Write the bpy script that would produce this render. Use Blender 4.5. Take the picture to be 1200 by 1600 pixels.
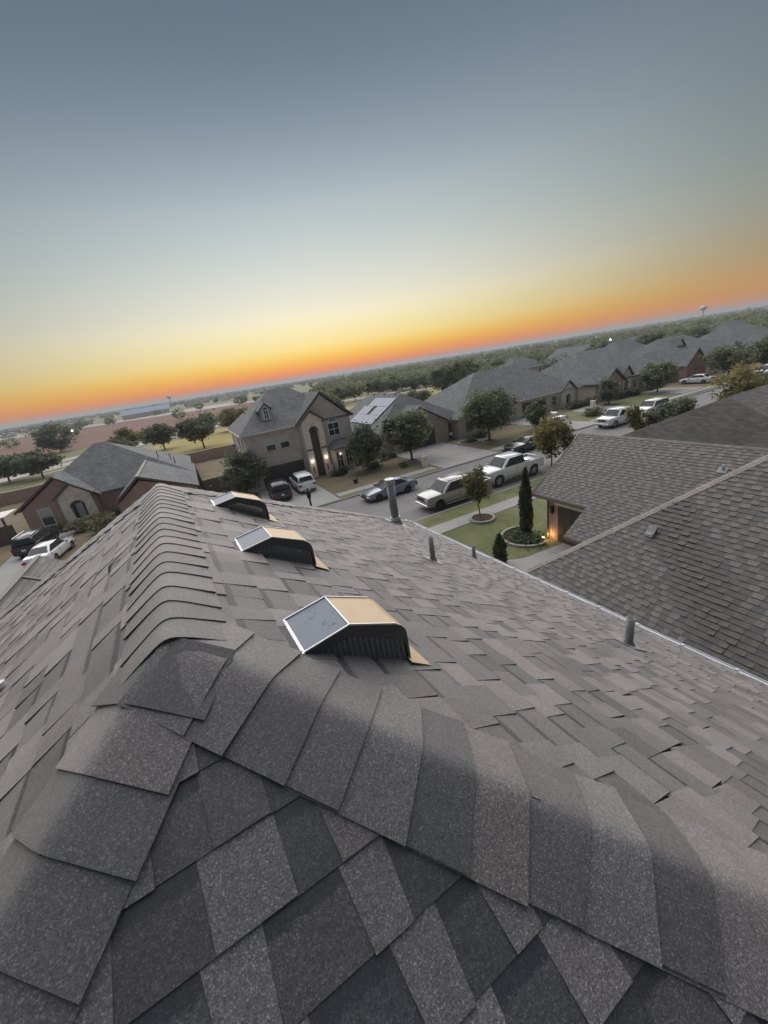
import bpy, bmesh, math, random
import numpy as np
from mathutils import Vector, Matrix
R = math.radians
random.seed(7); rng = np.random.default_rng(7)
for o in list(bpy.data.objects): bpy.data.objects.remove(o)
scn = bpy.context.scene
C = scn.collection

# ------------------------------------------------------------------ camera
CAMZ = 10.6; FPX = 605.0; PITCH = R(20.32); ROLL = R(9.2); HEAD = R(24.0)
def wdir(x, y, z):
    c, s = math.cos(HEAD), math.sin(HEAD)
    return Vector((x*c + y*s, -x*s + y*c, z))
fwd = wdir(0, math.cos(PITCH), -math.sin(PITCH))
up0 = wdir(0, math.sin(PITCH), math.cos(PITCH)); rt0 = wdir(1, 0, 0)
cr, sr = math.cos(ROLL), math.sin(ROLL)
crt = rt0*cr - up0*sr; cup = rt0*sr + up0*cr
cam = bpy.data.cameras.new('camera'); camo = bpy.data.objects.new('camera', cam); C.objects.link(camo)
camo.matrix_world = Matrix.Translation((0, 0, CAMZ)) @ Matrix((crt, cup, -fwd)).transposed().to_4x4()
cam.sensor_fit = 'VERTICAL'; cam.sensor_height = 36.0; cam.lens = 36.0*FPX/1600.0
cam.clip_start = 0.03; cam.clip_end = 60000
scn.camera = camo
def to_px(p):
    d = Vector(p) - Vector((0, 0, CAMZ)); dz = d.dot(fwd)
    if dz < 0.05: return None
    return (600 + FPX*d.dot(crt)/dz, 800 - FPX*d.dot(cup)/dz, dz)

# ------------------------------------------------------------------ sky, sun, exposure
SUN_AZ = R(18.0)          # clockwise from +Y: where the sun has just gone down
world = bpy.data.worlds.new('World'); scn.world = world; world.use_nodes = True
def s2l(c):
    c = c/255.0
    return c/12.92 if c <= 0.04045 else ((c+0.055)/1.055)**2.4
def col(r, g, b): return (s2l(r), s2l(g), s2l(b), 1.0)
def build_world():
    nt = world.node_tree; nt.nodes.clear(); N = nt.nodes.new; L = nt.links.new
    def M(op, a, b=None, clamp=False):
        m = N('ShaderNodeMath'); m.operation = op; m.use_clamp = clamp
        for i, v in enumerate((a, b)):
            if v is None: continue
            if isinstance(v, (int, float)): m.inputs[i].default_value = v
            else: L(v, m.inputs[i])
        return m.outputs[0]
    tc = N('ShaderNodeTexCoord'); sp = N('ShaderNodeSeparateXYZ'); L(tc.outputs['Generated'], sp.inputs[0])
    z = M('MAXIMUM', sp.outputs[2], 0.0); e = M('POWER', z, 0.5)
    def ramp(stops):
        r = N('ShaderNodeValToRGB'); r.color_ramp.interpolation = 'B_SPLINE'
        el = r.color_ramp.elements
        el[0].position = stops[0][0]; el[0].color = col(*stops[0][1])
        el[1].position = stops[-1][0]; el[1].color = col(*stops[-1][1])
        for p, c in stops[1:-1]:
            q = el.new(p); q.color = col(*c)
        L(e, r.inputs[0]); return r.outputs[0]
    A = ramp([(0, (190,156,150)), (.06, (206,132,96)), (.10, (230,124,56)), (.14, (254,144,38)), (.18, (255,176,54)), (.22, (255,208,92)), (.26, (255,230,138)), (.35, (252,244,208)),
              (.40, (236,233,212)), (.47, (216,221,215)), (.567, (178,192,197)), (.63, (146,162,173)), (.69, (115,131,146)), (.75, (97,114,130)), (.85, (90,107,124)), (1, (88,104,122))])
    B = ramp([(0, (170,138,128)), (.07, (188,134,100)), (.13, (206,136,76)), (.2, (194,146,84)), (.3, (168,152,120)), (.42, (144,153,148)), (.55, (118,132,138)), (.7, (96,112,127)), (1, (88,104,122))])
    C_ = ramp([(0, (150,132,140)), (.12, (176,150,152)), (.28, (180,162,166)), (.42, (158,156,168)), (.56, (130,142,158)), (.72, (104,120,137)), (1, (88,104,122))])
    hl = M('SQRT', M('MAXIMUM', M('SUBTRACT', 1.0, M('MULTIPLY', sp.outputs[2], sp.outputs[2])), 1e-4))
    dot = M('ADD', M('MULTIPLY', sp.outputs[0], math.sin(SUN_AZ)), M('MULTIPLY', sp.outputs[1], math.cos(SUN_AZ)))
    ca = M('DIVIDE', dot, hl)
    f = M('POWER', M('DIVIDE', M('SUBTRACT', ca, 0.64), 0.36, True), 1.3, True)
    mx = N('ShaderNodeMix'); mx.data_type = 'RGBA'; L(f, mx.inputs[0]); L(B, mx.inputs[6]); L(A, mx.inputs[7])
    f2 = M('POWER', M('MULTIPLY', ca, -1.0, True), 1.0, True)
    mx2 = N('ShaderNodeMix'); mx2.data_type = 'RGBA'; L(f2, mx2.inputs[0]); L(mx.outputs[2], mx2.inputs[6]); L(C_, mx2.inputs[7])
    bg = N('ShaderNodeBackground'); L(mx2.outputs[2], bg.inputs[0]); bg.inputs[1].default_value = 1.0
    sky = N('ShaderNodeTexSky'); sky.sky_type = 'NISHITA'; sky.sun_disc = False
    sky.sun_elevation = R(1.0); sky.sun_rotation = SUN_AZ; sky.air_density = 1.2; sky.dust_density = 1.0
    bg2 = N('ShaderNodeBackground'); L(sky.outputs[0], bg2.inputs[0]); bg2.inputs[1].default_value = 0.003
    ad = N('ShaderNodeAddShader'); L(bg.outputs[0], ad.inputs[0]); L(bg2.outputs[0], ad.inputs[1])
    out = N('ShaderNodeOutputWorld'); L(ad.outputs[0], out.inputs[0])
build_world()
sun = bpy.data.lights.new('sun', 'SUN'); suno = bpy.data.objects.new('sun', sun); C.objects.link(suno)
sun.energy = 5.0; sun.angle = R(112); sun.color = (1.0, 0.95, 0.92)
SUN_EL = R(43)
sd = Vector((math.sin(SUN_AZ)*math.cos(SUN_EL), math.cos(SUN_AZ)*math.cos(SUN_EL), math.sin(SUN_EL)))
suno.rotation_euler = sd.to_track_quat('Z', 'Y').to_euler()
suno.location = (0, 0, 60)
vs = scn.view_settings; vs.view_transform = 'Standard'; vs.look = 'None'; vs.exposure = 0.0; vs.gamma = 1.0; vs.use_curve_mapping = False

# ------------------------------------------------------------------ materials
def newmat(name):
    m = bpy.data.materials.new(name); m.use_nodes = True
    nt = m.node_tree; b = nt.nodes['Principled BSDF']
    return m, nt, b, nt.nodes.new, nt.links.new
def ramp_node(nt, stops):
    r = nt.nodes.new('ShaderNodeValToRGB'); el = r.color_ramp.elements
    el[0].position, el[0].color = stops[0][0], tuple(stops[0][1]) + (1,)
    el[1].position, el[1].color = stops[-1][0], tuple(stops[-1][1]) + (1,)
    for p, c in stops[1:-1]:
        q = el.new(p); q.color = tuple(c) + (1,)
    return r
def pos(nt, obj=False):
    if obj:
        return nt.nodes.new('ShaderNodeTexCoord').outputs['Object']
    return nt.nodes.new('ShaderNodeNewGeometry').outputs['Position']
def noise(nt, vec, scale, detail=4, rough=.6):
    n = nt.nodes.new('ShaderNodeTexNoise'); n.inputs['Scale'].default_value = scale
    n.inputs['Detail'].default_value = detail; n.inputs['Roughness'].default_value = rough
    nt.links.new(vec, n.inputs['Vector']); return n.outputs['Fac']
def bump(nt, b, h, strength, dist):
    n = nt.nodes.new('ShaderNodeBump'); n.inputs['Strength'].default_value = strength; n.inputs['Distance'].default_value = dist
    nt.links.new(h, n.inputs['Height']); nt.links.new(n.outputs[0], b.inputs['Normal'])
def mixc(nt, f, a, c, mode='MIX'):
    m = nt.nodes.new('ShaderNodeMix'); m.data_type = 'RGBA'; m.blend_type = mode
    for i, v in ((0, f), (6, a), (7, c)):
        if isinstance(v, (int, float)): m.inputs[i].default_value = v
        elif isinstance(v, tuple): m.inputs[i].default_value = (v + (1,))[:4]
        else: nt.links.new(v, m.inputs[i])
    return m.outputs[2]
def mth(nt, op, a, b=None, clamp=False):
    m = nt.nodes.new('ShaderNodeMath'); m.operation = op; m.use_clamp = clamp
    for i, v in enumerate((a, b)):
        if v is None: continue
        if isinstance(v, (int, float)): m.inputs[i].default_value = v
        else: nt.links.new(v, m.inputs[i])
    return m.outputs[0]
def plain(name, c, rough=.7, metal=0.0, var=.18, scale=3.0, bmp=0.0, bscale=40.0, spec=.5, obj=False, coat=0):
    m, nt, b, N, L = newmat(name)
    p = pos(nt, obj)
    n1 = noise(nt, p, scale, 5); n2 = noise(nt, p, scale*9, 3)
    s = mth(nt, 'ADD', mth(nt, 'MULTIPLY', n1, .65), mth(nt, 'MULTIPLY', n2, .35))
    r = ramp_node(nt, [(.3, tuple(x*(1-var) for x in c)), (.7, tuple(min(1, x*(1+var)) for x in c))])
    L(s, r.inputs[0]); L(r.outputs[0], b.inputs['Base Color'])
    b.inputs['Roughness'].default_value = rough; b.inputs['Metallic'].default_value = metal
    b.inputs['Specular IOR Level'].default_value = spec
    if coat: b.inputs['Coat Weight'].default_value = coat; b.inputs['Coat Roughness'].default_value = .08
    if bmp: bump(nt, b, noise(nt, p, bscale, 4), bmp, .02)
    return m
def emit(name, c, s):
    m, nt, b, N, L = newmat(name)
    b.inputs['Base Color'].default_value = c + (1,); b.inputs['Emission Color'].default_value = c + (1,); b.inputs['Emission Strength'].default_value = s
    return m
def shingle_near(name, dark, light, warm, gran=400.0):
    """asphalt shingles: piece tone from the 'shade' attribute, granules, a printed shadow band near the top of each piece"""
    m, nt, b, N, L = newmat(name)
    p = pos(nt)
    at = N('ShaderNodeAttribute'); at.attribute_name = 'shade'
    uv = N('ShaderNodeAttribute'); uv.attribute_name = 'band'
    g = N('ShaderNodeTexVoronoi'); g.inputs['Scale'].default_value = gran; L(p, g.inputs['Vector'])
    gs = N('ShaderNodeSeparateColor'); L(g.outputs['Color'], gs.inputs[0])
    big = noise(nt, p, 5.0, 4); mid = noise(nt, p, 90.0, 3, .7)
    t = mth(nt, 'ADD', at.outputs['Fac'], mth(nt, 'MULTIPLY', mth(nt, 'SUBTRACT', big, .5), .35))
    t = mth(nt, 'ADD', t, mth(nt, 'MULTIPLY', mth(nt, 'SUBTRACT', mid, .5), .5))
    t = mth(nt, 'SUBTRACT', t, mth(nt, 'MULTIPLY', mth(nt, 'GREATER_THAN', mth(nt, 'ADD', uv.outputs['Fac'], mth(nt, 'MULTIPLY', mth(nt, 'SUBTRACT', mid, .5), .30)), .78), .42))
    r = ramp_node(nt, [(0.0, dark), (.55, tuple((a+c)/2 for a, c in zip(dark, light))), (1.0, light)])
    L(t, r.inputs[0])
    hue = noise(nt, p, 1.7, 2)
    wn = N('ShaderNodeTexWhiteNoise'); wn.noise_dimensions = '1D'; L(mth(nt, 'MULTIPLY', at.outputs['Fac'], 977.0), wn.inputs['W'])
    tint = ramp_node(nt, [(0, (.96, .99, 1.04)), (.4, (1, 1, 1)), (.7, (1.03, .995, .99)), (1, (1.09, .99, .96))]); L(wn.outputs['Value'], tint.inputs[0])
    c = mixc(nt, 1.0, mixc(nt, mth(nt, 'MULTIPLY', hue, .45), r.outputs[0], warm, 'OVERLAY'), tint.outputs[0], 'MULTIPLY')
    # granules: sparse pale and dark grains
    gr = ramp_node(nt, [(0, (.18, .18, .18)), (.35, (.68, .68, .68)), (.75, (1.05, 1.05, 1.06)), (.90, (1.65, 1.65, 1.67)), (1, (2.9, 2.85, 2.8))])
    L(gs.outputs[0], gr.inputs[0])
    c = mixc(nt, .8, c, gr.outputs[0], 'MULTIPLY')
    L(c, b.inputs['Base Color'])
    b.inputs['Roughness'].default_value = .62; b.inputs['Specular IOR Level'].default_value = .7
    L(mth(nt, 'MULTIPLY', mth(nt, 'ADD', t, .02), .52, True), b.inputs['Sheen Weight']); b.inputs['Sheen Roughness'].default_value = .5; b.inputs['Sheen Tint'].default_value = (1, .90, .855, 1)
    bump(nt, b, gs.outputs[0], .6, .0016)
    return m
def shingle_far(name, c, course=.085, var=.22):
    """far shingle roofs: courses follow height, tabs follow the eave direction"""
    m, nt, b, N, L = newmat(name)
    g = N('ShaderNodeNewGeometry'); sp = N('ShaderNodeSeparateXYZ'); L(g.outputs['Position'], sp.inputs[0])
    sn = N('ShaderNodeSeparateXYZ'); L(g.outputs['True Normal'], sn.inputs[0])
    ax = mth(nt, 'GREATER_THAN', mth(nt, 'ABSOLUTE', sn.outputs[0]), mth(nt, 'ABSOLUTE', sn.outputs[1]))
    al = mth(nt, 'ADD', mth(nt, 'MULTIPLY', ax, sp.outputs[1]), mth(nt, 'MULTIPLY', mth(nt, 'SUBTRACT', 1.0, ax), sp.outputs[0]))
    cb = N('ShaderNodeCombineXYZ'); L(al, cb.inputs[0]); L(sp.outputs[2], cb.inputs[1])
    br = N('ShaderNodeTexBrick'); L(cb.outputs[0], br.inputs['Vector'])
    br.inputs['Scale'].default_value = 1.0; br.inputs['Brick Width'].default_value = .33; br.inputs['Row Height'].default_value = course
    br.inputs['Mortar Size'].default_value = .006; br.inputs['Bias'].default_value = -.1
    br.inputs['Color1'].default_value = tuple(x*(1-var) for x in c) + (1,); br.inputs['Color2'].default_value = tuple(x*(1+var) for x in c) + (1,)
    br.inputs['Mortar'].default_value = tuple(x*.55 for x in c) + (1,)
    n = noise(nt, g.outputs['Position'], .8, 5)
    r = ramp_node(nt, [(.3, (.82, .82, .82)), (.7, (1.15, 1.15, 1.13))]); L(n, r.inputs[0])
    L(mixc(nt, 1.0, br.outputs['Color'], r.outputs[0], 'MULTIPLY'), b.inputs['Base Color'])
    b.inputs['Roughness'].default_value = .9; b.inputs['Specular IOR Level'].default_value = .25
    return m
def brick(name, c1, c2, mortar, w=.22, h=.075):
    m, nt, b, N, L = newmat(name)
    g = N('ShaderNodeNewGeometry'); sp = N('ShaderNodeSeparateXYZ'); L(g.outputs['Position'], sp.inputs[0])
    sn = N('ShaderNodeSeparateXYZ'); L(g.outputs['True Normal'], sn.inputs[0])
    ax = mth(nt, 'GREATER_THAN', mth(nt, 'ABSOLUTE', sn.outputs[0]), .5)
    al = mth(nt, 'ADD', mth(nt, 'MULTIPLY', ax, sp.outputs[1]), mth(nt, 'MULTIPLY', mth(nt, 'SUBTRACT', 1.0, ax), sp.outputs[0]))
    cb = N('ShaderNodeCombineXYZ'); L(al, cb.inputs[0]); L(sp.outputs[2], cb.inputs[1])
    br = N('ShaderNodeTexBrick'); L(cb.outputs[0], br.inputs['Vector'])
    br.inputs['Scale'].default_value = 1.0; br.inputs['Brick Width'].default_value = w; br.inputs['Row Height'].default_value = h
    br.inputs['Mortar Size'].default_value = .008; br.inputs['Mortar Smooth'].default_value = .3
    br.inputs['Color1'].default_value = c1 + (1,); br.inputs['Color2'].default_value = c2 + (1,); br.inputs['Mortar'].default_value = mortar + (1,)
    n = noise(nt, g.outputs['Position'], 1.3, 6, .65)
    r = ramp_node(nt, [(.28, (.80, .79, .79)), (.5, (1, 1, 1)), (.72, (1.18, 1.15, 1.12))]); L(n, r.inputs[0])
    L(mixc(nt, .9, br.outputs['Color'], r.outputs[0], 'MULTIPLY'), b.inputs['Base Color'])
    b.inputs['Roughness'].default_value = .9
    bump(nt, b, br.outputs['Fac'], -.4, .01)
    return m
def leafmat(name, dark, light, warm=None):
    m, nt, b, N, L = newmat(name)
    at = N('ShaderNodeAttribute'); at.attribute_name = 'shade'
    st = [(0, dark), (.75, light)] + ([(1.0, warm)] if warm else [(1.0, tuple(x*1.2 for x in light))])
    r = ramp_node(nt, st); L(at.outputs['Fac'], r.inputs[0])
    n = noise(nt, pos(nt), .35, 3); q = ramp_node(nt, [(.3, (.75, .78, .75)), (.7, (1.2, 1.15, 1.05))]); L(n, q.inputs[0])
    L(mixc(nt, .8, r.outputs[0], q.outputs[0], 'MULTIPLY'), b.inputs['Base Color'])
    b.inputs['Roughness'].default_value = .65; b.inputs['Specular IOR Level'].default_value = .25
    tr = N('ShaderNodeBsdfTranslucent'); L(b.inputs['Base Color'].links[0].from_socket, tr.inputs['Color']); ms = N('ShaderNodeMixShader'); ms.inputs[0].default_value = .38
    L(b.outputs[0], ms.inputs[1]); L(tr.outputs[0], ms.inputs[2]); L(ms.outputs[0], nt.nodes['Material Output'].inputs['Surface'])
    return m
def ground_mat(name, stops, scale, fine=30.0, bmp=.3):
    m, nt, b, N, L = newmat(name)
    p = pos(nt)
    a = noise(nt, p, scale, 6, .62); f = noise(nt, p, fine, 3, .7); w = noise(nt, p, scale*.17, 3)
    s = mth(nt, 'ADD', mth(nt, 'ADD', mth(nt, 'MULTIPLY', a, .42), mth(nt, 'MULTIPLY', f, .28)), mth(nt, 'MULTIPLY', w, .30))
    r = ramp_node(nt, stops); L(s, r.inputs[0]); L(r.outputs[0], b.inputs['Base Color'])
    b.inputs['Roughness'].default_value = .95; b.inputs['Specular IOR Level'].default_value = .15
    if bmp: bump(nt, b, f, bmp, .05)
    return m
M = {}
M['sh'] = shingle_near('roof_shingle', (.012, .014, .020), (.120, .119, .122), (.55, .49, .46))
M['sh_left'] = shingle_near('neighbour_shingle', (.019, .017, .017), (.108, .098, .092), (.53, .49, .46), 120.0)
M['cap_tan'] = shingle_near('tan_ridge_shingle', (.10, .09, .08), (.215, .195, .17), (.54, .5, .46), 120.0)
M['deck'] = plain('roof_felt', (.03, .03, .032), .95)
M['roofA'] = shingle_far('slate_grey_shingle', (.155, .160, .166))
M['roofB'] = shingle_far('brown_grey_shingle', (.175, .168, .165))
M['roofC'] = shingle_far('charcoal_shingle', (.142, .147, .154))
M['roofD'] = shingle_far('taupe_shingle', (.118, .110, .106))
M['brick_grey'] = brick('grey_brown_brick', (.53, .465, .42), (.41, .36, .325), (.53, .49, .46))
M['brick_red'] = brick('red_brown_brick', (.45, .275, .215), (.35, .225, .19), (.46, .39, .345))
M['brick_tan'] = brick('tan_brick', (.50, .42, .345), (.40, .34, .28), (.50, .46, .42))
M['stone'] = brick('cream_stone', (.82, .73, .63), (.70, .61, .52), (.62, .56, .50), .42, .24)
M['stone_tan'] = brick('tan_stone', (.42, .35, .25), (.33, .28, .21), (.36, .32, .27), .38, .2)
M['siding'] = plain('grey_siding', (.42, .40, .37), .8, var=.08)
M['trim'] = plain('cream_trim', (.58, .55, .49), .6, var=.06)
M['trim_dark'] = plain('brown_trim', (.12, .09, .08), .6, var=.1)
M['white'] = plain('white_paint', (.72, .72, .71), .5, var=.05)
M['garage'] = plain('dark_garage_door', (.045, .040, .038), .6, var=.1)
M['door'] = plain('dark_front_door', (.06, .055, .05), .5, var=.1)
M['glass'] = plain('window_glass', (.035, .04, .045), .08, var=.1, spec=.5)
M['blind'] = plain('window_blind', (.45, .47, .42), .6, var=.06)
M['conc'] = ground_mat('concrete', [(.35, (.25, .245, .24)), (.5, (.295, .288, .28)), (.65, (.34, .33, .32))], .9, 18.0, .1)
M['road'] = ground_mat('street_concrete', [(.35, (.17, .166, .163)), (.5, (.20, .196, .193)), (.65, (.235, .229, .224))], .35, 14.0, .1)
M['joint'] = plain('joint_filler', (.10, .095, .09), .95)
M['kerb'] = ground_mat('kerb_concrete', [(.35, (.24, .235, .225)), (.65, (.33, .32, .31))], 1.2, 20.0, .1)
M['lawn'] = ground_mat('lawn_grass', [(.34, (.085, .098, .046)), (.48, (.135, .15, .072)), (.62, (.20, .205, .105))], .55, 26.0, .6)
M['lawn_dry'] = ground_mat('dry_lawn', [(.34, (.085, .088, .052)), (.47, (.135, .122, .075)), (.56, (.19, .15, .105)), (.66, (.13, .145, .072))], .4, 20.0, .6)
M['field'] = ground_mat('field_grass', [(.35, (.17, .165, .06)), (.5, (.27, .23, .085)), (.64, (.34, .28, .115))], .06, 3.0, .2)
M['plain'] = ground_mat('open_country', [(.35, (.10, .115, .06)), (.5, (.17, .16, .085)), (.65, (.23, .20, .12))], .012, .4, 0)
M['dirt'] = ground_mat('red_dirt', [(.34, (.10, .055, .045)), (.5, (.15, .08, .064)), (.66, (.21, .125, .10))], .05, 1.5, .2)
M['mulch'] = ground_mat('bark_mulch', [(.35, (.04, .028, .022)), (.65, (.12, .085, .065))], 9.0, 60.0, .8)
M['asphalt'] = ground_mat('far_road', [(.35, (.30, .28, .265)), (.65, (.40, .375, .355))], .2, 4.0, 0)
M['bark'] = plain('tree_bark', (.10, .075, .058), .95, var=.3, scale=6, bmp=.6, bscale=25)
M['leaf_oak'] = leafmat('oak_leaf', (.085, .10, .065), (.20, .22, .135))
M['leaf_dark'] = leafmat('dark_leaf', (.062, .078, .058), (.155, .178, .115))
M['leaf_yel'] = leafmat('turning_leaf', (.085, .10, .045), (.23, .21, .09), (.36, .28, .11))
M['leaf_turn'] = leafmat('rusty_green_leaf', (.06, .08, .04), (.16, .165, .075), (.28, .17, .09))
M['leaf_cyp'] = leafmat('cypress_leaf', (.04, .062, .04), (.10, .13, .075))
M['leaf_far'] = leafmat('woodland_leaf', (.10, .125, .075), (.21, .24, .13), (.29, .275, .15))
M['leaf_sage'] = leafmat('pale_shrub_leaf', (.11, .105, .065), (.26, .245, .16))
M['wood'] = plain('weathered_fence_wood', (.13, .10, .085), .9, var=.3, scale=4)
M['vent_sunset_tint'] = plain('sunset_tinted_vent_metal', (.40, .30, .19), .5, .1, var=.10, scale=14, bmp=.08, bscale=30)  # sunset reflection put into the base colour of hood and flange
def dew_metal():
    m, nt, b, N, L = newmat('sky_tinted_dewy_zinc'); p = pos(nt)
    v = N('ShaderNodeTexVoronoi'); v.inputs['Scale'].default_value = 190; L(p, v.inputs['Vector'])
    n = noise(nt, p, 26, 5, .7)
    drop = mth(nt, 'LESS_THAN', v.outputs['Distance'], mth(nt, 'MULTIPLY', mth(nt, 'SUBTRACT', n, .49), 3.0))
    c = mixc(nt, drop, (.125, .145, .18), (.04, .05, .075)); L(c, b.inputs['Base Color'])  # blue-grey sky reflection painted into the zinc; the darker dots are dew
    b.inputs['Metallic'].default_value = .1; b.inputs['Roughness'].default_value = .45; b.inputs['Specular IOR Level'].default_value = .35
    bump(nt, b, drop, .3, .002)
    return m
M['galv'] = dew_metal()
M['galv_dull'] = plain('dull_zinc', (.36, .37, .39), .45, .85, var=.2, scale=8)
M['vent_black'] = plain('black_vent_plastic', (.05, .05, .054), .55, var=.2)
M['vent_grille'] = plain('vent_grille_metal', (.15, .153, .16), .5, .3, var=.2)
M['lead'] = plain('grey_painted_pipe', (.17, .175, .185), .5, .3, var=.2, scale=14)
M['boot'] = plain('rubber_boot', (.13, .135, .14), .6, var=.2, scale=20)
M['gutter'] = plain('pale_gutter_metal', (.36, .38, .42), .5, .3, var=.15)
M['solar'] = plain('solar_cell', (.20, .215, .28), .45, .0, var=.08, scale=1, spec=.25)
M['solar_rim'] = plain('solar_rim', (.55, .56, .58), .4, .8)
M['tyre'] = plain('tyre_rubber', (.018, .018, .019), .85)
M['rim'] = plain('alloy_rim', (.52, .53, .55), .3, .9)
M['rim_dark'] = plain('dark_rim', (.06, .06, .065), .4, .7)
M['cglass'] = plain('car_glass', (.03, .035, .04), .12, var=.05, spec=.22)
M['cblack'] = plain('black_trim', (.02, .02, .022), .6)
M['chrome'] = plain('chrome', (.75, .75, .77), .15, 1.0, var=.03)
M['lamp_clear'] = plain('headlight_glass', (.72, .74, .76), .1, .2, var=.05)
M['lamp_red'] = plain('tail_light', (.30, .015, .015), .2, var=.05)
M['plate'] = plain('number_plate', (.75, .74, .70), .5, var=.05)
def paint(name, c, metal=.3): return plain(name, c, .28, metal, var=.02, spec=.5, coat=.8)
M['silver'] = paint('silver_paint', (.30, .298, .295), .5)
M['cwhite'] = paint('white_car_paint', (.62, .63, .64), 0)
M['bluegrey'] = paint('blue_grey_paint', (.20, .225, .27), .5)
M['cblackp'] = paint('black_car_paint', (.016, .016, .018), .2)
M['navy'] = paint('black_blue_paint', (.025, .028, .036), .3)
M['blueroof'] = plain('blue_metal_roof', (.07, .13, .22), .5, .1)
M['pale_wall'] = plain('pale_render', (.55, .50, .44), .85, var=.08)
M['glow_warm'] = emit('warm_bulb', (1.0, .62, .25), 9.0)
M['glow_white'] = emit('white_bulb', (1.0, .90, .75), 14.0)
M['black_metal'] = plain('black_metal', (.02, .02, .021), .5, .4)
M['steel'] = plain('grey_steel', (.40, .41, .42), .5, .6)
M['red'] = plain('red_cloth', (.45, .06, .06), .8)
M['flower'] = plain('pale_cloth', (.62, .60, .60), .8)

# ------------------------------------------------------------------ mesh helpers
class MB:
    def __init__(s): s.v = []; s.f = []; s.sh = []; s.bd = []
    def add(s, vs_, fs, shade=.5, band=None):
        n = len(s.v); s.v += [tuple(p) for p in vs_]
        for f in fs: s.f.append(tuple(i+n for i in f)); s.sh.append(shade)
        s.bd += list(band) if band else [0.0]*len(vs_)
        return s
    def box(s, x0, x1, y0, y1, z0, z1, shade=.5):
        return s.add([(x0,y0,z0),(x1,y0,z0),(x1,y1,z0),(x0,y1,z0),(x0,y0,z1),(x1,y0,z1),(x1,y1,z1),(x0,y1,z1)],
                     [(3,2,1,0),(4,5,6,7),(0,1,5,4),(1,2,6,5),(2,3,7,6),(3,0,4,7)], shade)
    def beam(s, p, q, w, h, up=(0,0,1)):
        p = Vector(p); q = Vector(q); d = (q-p).normalized(); u = Vector(up)
        r = d.cross(u)
        if r.length < 1e-4: r = d.cross(Vector((1,0,0)))
        r.normalize(); u = r.cross(d)
        vs_ = []
        for c in (p, q):
            for a, b in ((-1,-1),(1,-1),(1,1),(-1,1)): vs_.append(c + r*(a*w/2) + u*(b*h/2))
        return s.add(vs_, [(0,1,2,3),(7,6,5,4),(0,4,5,1),(1,5,6,2),(2,6,7,3),(3,7,4,0)])
    def cyl(s, p, q, r0, r1=None, n=12, cap=True):
        r1 = r0 if r1 is None else r1
        p = Vector(p); q = Vector(q); d = (q-p).normalized()
        a = d.orthogonal().normalized(); b = d.cross(a); vs_ = []
        for c, r in ((p, r0), (q, r1)):
            for i in range(n):
                t = 2*math.pi*i/n; vs_.append(c + a*(r*math.cos(t)) + b*(r*math.sin(t)))
        fs = [(i, (i+1) % n, n+(i+1) % n, n+i) for i in range(n)]
        if cap: fs += [tuple(range(n-1, -1, -1)), tuple(range(n, 2*n))]
        return s.add(vs_, fs)
    def extrude(s, poly, off):
        n = len(poly); off = Vector(off); vs_ = [Vector(p) for p in poly] + [Vector(p)+off for p in poly]
        return s.add(vs_, [tuple(range(n)), tuple(range(2*n-1, n-1, -1))] + [(i, n+i, n+(i+1) % n, (i+1) % n) for i in range(n)])
    def lathe(s, prof, cx, cy, n=16, z0=0):
        vs_ = []
        for r, z in prof:
            for i in range(n):
                t = 2*math.pi*i/n; vs_.append((cx+r*math.cos(t), cy+r*math.sin(t), z0+z))
        fs = []
        for k in range(len(prof)-1):
            for i in range(n): fs.append((k*n+i, k*n+(i+1) % n, (k+1)*n+(i+1) % n, (k+1)*n+i))
        fs += [tuple(range(n-1, -1, -1)), tuple(range((len(prof)-1)*n, len(prof)*n))]
        return s.add(vs_, fs)
    def xform(s, mat):
        s.v = [tuple(mat @ Vector(p)) for p in s.v]; return s
    def build(s, name, mat, parent=None, smooth=False, attrs=False, fix=True, bevel=0, kind=None, label=None):
        me = bpy.data.meshes.new(name); me.from_pydata(s.v, [], s.f); me.materials.append(M[mat] if isinstance(mat, str) else mat)
        if fix:
            bm = bmesh.new(); bm.from_mesh(me)
            if not attrs:
                bmesh.ops.recalc_face_normals(bm, faces=bm.faces)
                if bevel: bmesh.ops.bevel(bm, geom=list(bm.edges), offset=bevel, segments=3, affect='EDGES', clamp_overlap=True)
            bm.to_mesh(me); bm.free()
        if attrs:
            me.attributes.new('shade', 'FLOAT', 'FACE').data.foreach_set('value', np.array(s.sh, dtype=np.float32))
            me.attributes.new('band', 'FLOAT', 'POINT').data.foreach_set('value', np.array(s.bd, dtype=np.float32))
        if smooth: me.polygons.foreach_set('use_smooth', [True]*len(me.polygons))
        return link(name, me, parent, kind, label)
def link(name, me, parent=None, kind=None, label=None):
    o = bpy.data.objects.new(name, me); C.objects.link(o)
    if parent: attach(o, parent)
    if kind: o['kind'] = kind
    if label: o['label'] = label
    return o
def attach(o, parent):
    # parts of static things are modelled in world coordinates: cancel the location of the top-level Empty
    o.parent = parent
    if parent.parent is None and parent.get('_w'): o.matrix_parent_inverse = Matrix.Translation(-parent.location)
def thing(name, label, cat, loc=(0,0,0), group=None, world_parts=True, rz=0):
    o = bpy.data.objects.new(name, None); C.objects.link(o); o.location = loc; o.rotation_euler = (0, 0, rz)
    o.empty_display_size = .3
    if world_parts: o['_w'] = 1
    return tag(o, label, cat, group)
def tag(o, label, cat, group=None):
    o['label'] = label; o['category'] = cat
    if group: o['group'] = group
    return o
def struct(name, mb, mat, **k): return mb.build(name, mat, kind='structure', **k)
def sheet(name, poly, z, mat, kind='structure'):
    mb = MB(); mb.add([(x, y, z) for x, y in poly], [tuple(range(len(poly)))])
    return mb.build(name, mat, kind=kind)
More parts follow.
